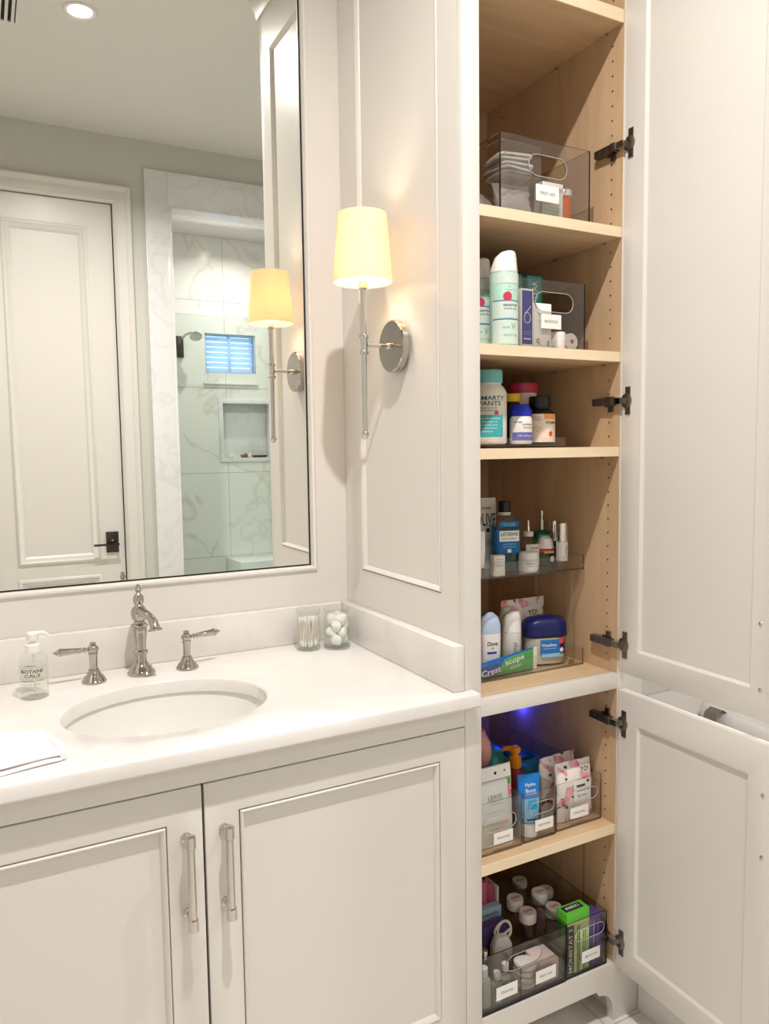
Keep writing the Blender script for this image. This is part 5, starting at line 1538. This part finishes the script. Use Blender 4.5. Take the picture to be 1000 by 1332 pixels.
# sachets, boxes at the back of the wide bin
for k in range(6):
    t = thing('pink_sachet', ('deep pink', 'pale pink')[k % 2] + ' plastic sachet standing upright in the wide smoky bin', 'sachet', (.172 + (k % 3) * .0225, -.352 + (k // 3) * .022, iz), rad(RND.uniform(-14, 14)), 'pink sachets in the wide bin')
    pouch(t, .024, .150 + RND.uniform(-.006, .006), .012, 'pink_sachet' if k % 2 else 'pink_dark', seed=50 + k, rip=.0012)
t, w, d = box_item('sachet_box', 'tall open white box holding the pink sachets', 'box', .2285, .2355, -.366, -.315, iz, .140, 'tampon_white')
t, w, d = box_item('sanitary_box', 'pale blue and white carton in front of the pink sachets', 'box', .150, .221, -.396, -.374, iz, .112, 'sky_box')
lettering(t, [('Cottonelle', .0, .098, .050, .008), ('wipes', .01, .088, .03, .005)], 'navy', flat_fn(-d / 2))
patch(t, 'white_panel', 'card', -w / 2 + .002, w / 2 - .002, .01, .080, flat_fn(-d / 2), nx=1, nz=1)
t, w, d = box_item('charger_box', 'purple carton under the white charger cable', 'box', .138, .208, -.436, -.412, iz, .098, 'purple')
t = thing('cable_charger', 'white plug charger with coiled cable resting in the wide bin', 'charger', (.170, -.463, iz), rad(-8))
mb = MB(); mb.loft([(0, .026, .013, 3.5), (.002, .028, .015, 3.5), (.066, .026, .015, 3.5), (.084, .018, .012, 3), (.088, .012, .008, 3)], 28); mb.build('body', 'grey_plastic', t)
pts = [Vector((.020 * math.cos(a) * (1 + .2 * math.sin(a * .5)) + .010, .006 + .002 * math.sin(a * 2), .095 + .022 * math.sin(a))) for a in [k * .35 for k in range(38)]]
MB().tube([Vector((0, 0, .085))] + pts, .0028, 8).build('cable', 'grey_plastic', t)
patch(t, 'print_mark', 'ink', .004, .007, .040, .052, sup_fn(.028, .0152, 3.5), nx=2, nz=1)
# jars with white lids in the right bin
for k, (x, y, h_) in enumerate(((.311, -.432, .140), (.352, -.300, .09), (.312, -.484, .130), (.374, -.380, .10))):
    t = thing('supplement_jar', ('white-lidded jar at the middle of the smoky bin', 'white-lidded jar at the back of the smoky bin', 'white-lidded jar right behind the green carton', 'short white-lidded jar near the cabinet side')[k], 'jar', (x, y, iz))
    r = .0190
    MB().lathe([(r * .9, 0), (r, .003), (r, h_ * .75), (r * .8, h_ * .80)], 24).build('body', 'glass', t)
    MB().lathe([(r * .85, .003), (r * .9, .004), (r * .9, h_ * .6), (.0, h_ * .6)], 20).build('contents', 'pale_pink', t)
    MB().lathe([(r * 1.0, h_ * .81), (r * 1.04, h_ * .82), (r * 1.04, h_ * .97), (r * .98, h_), (.0, h_)], 28).build('lid', 'white_plastic', t)
    lm = MB(); vs, fs = text_geo('tums'); lm.add([(p[0] * r * 1.3, p[1] * r * .5 - .001, h_ + .0004) for p in vs], fs)
    lm.build('lettering', 'coral', t, flat=True, fix=False)
# cotton jars seen through the wide bin's side
for k, (x, y, h_) in enumerate(((.2560, -.405, .125), (.2560, -.455, .118))):
    t = thing('supplement_jar', ('grey-pink lidded jar at the back of the wide smoky bin', 'grey-pink lidded jar in the wide smoky bin beside the green carton')[k], 'jar', (x, y, iz))
    r = .020
    MB().lathe([(r * .9, 0), (r, .003), (r, h_ * .72), (r * .8, h_ * .78)], 24).build('body', 'pale_glass', t)
    MB().lathe([(r * 1.0, h_ * .79), (r * 1.04, h_ * .80), (r * 1.04, h_ * .97), (r * .98, h_), (.0, h_)], 28).build('lid', 'tampon_white', t)
    lm = MB(); vs, fs = text_geo('tums'); lm.add([(p[0] * r * 1.3, p[1] * r * .5, h_ + .0004) for p in vs], fs)
    lm.build('lettering', 'rose', t, flat=True, fix=False)
# green carton
t, w, d = box_item('medicine_carton', 'tall green medicine carton with white vertical lettering', 'box', .2905, .3600, -.556, -.522, iz, .152, 'monistat')
fn = flat_fn(-d / 2)
patch(t, 'pale_print', 'monistat_pale', -w / 2 + .001, w / 2 - .001, .002, .128, fn, nx=1, nz=1)
patch(t, 'dark_print', 'dusk', -w / 2 + .001, -w / 2 + .022, .002, .122, fn, nx=1, nz=1, eps=.0004)
for xx in (-.003, .002): patch(t, 'stripe', 'ink', xx, xx + .0025, .002, .118, fn, nx=1, nz=1, eps=.0004)
for xx, m_ in ((.009, 'white_ink'), (.015, 'scope_green'), (.021, 'monistat')): patch(t, 'stripe', m_, xx, xx + .003, .002, .10, fn, nx=1, nz=1, eps=.0004)
lettering(t, [('MONISTAT 3', -w / 2 + .0115, .060, .108, .011, 90)], 'white_ink', fn, eps=.0008)
tp2 = MB(); tp2.box(-w / 2 + .004, w / 2 - .010, -d / 2 + .008, d / 2 - .006, .152, .1523); tp2.build('top_print', 'dusk', t)
lm = MB(); vs, fs = text_geo('MONISTAT 3'); lm.add([(p[0] * .040 - .003, p[1] * .009 + .001, .1528) for p in vs], fs); lm.build('lettering', 'white_ink', t, flat=True, fix=False)
t, w, d = box_item('medicine_carton', 'purple medicine carton beside the green one', 'box', .3630, .4045, -.554, -.515, iz, .122, 'purple')
fn = flat_fn(-d / 2)
for xx, m_ in ((-.020, 'violet_label'), (-.010, 'royal_light'), (.004, 'violet_label')): patch(t, 'stripe', m_, xx, xx + .004, .004, .114, fn, nx=1, nz=1)
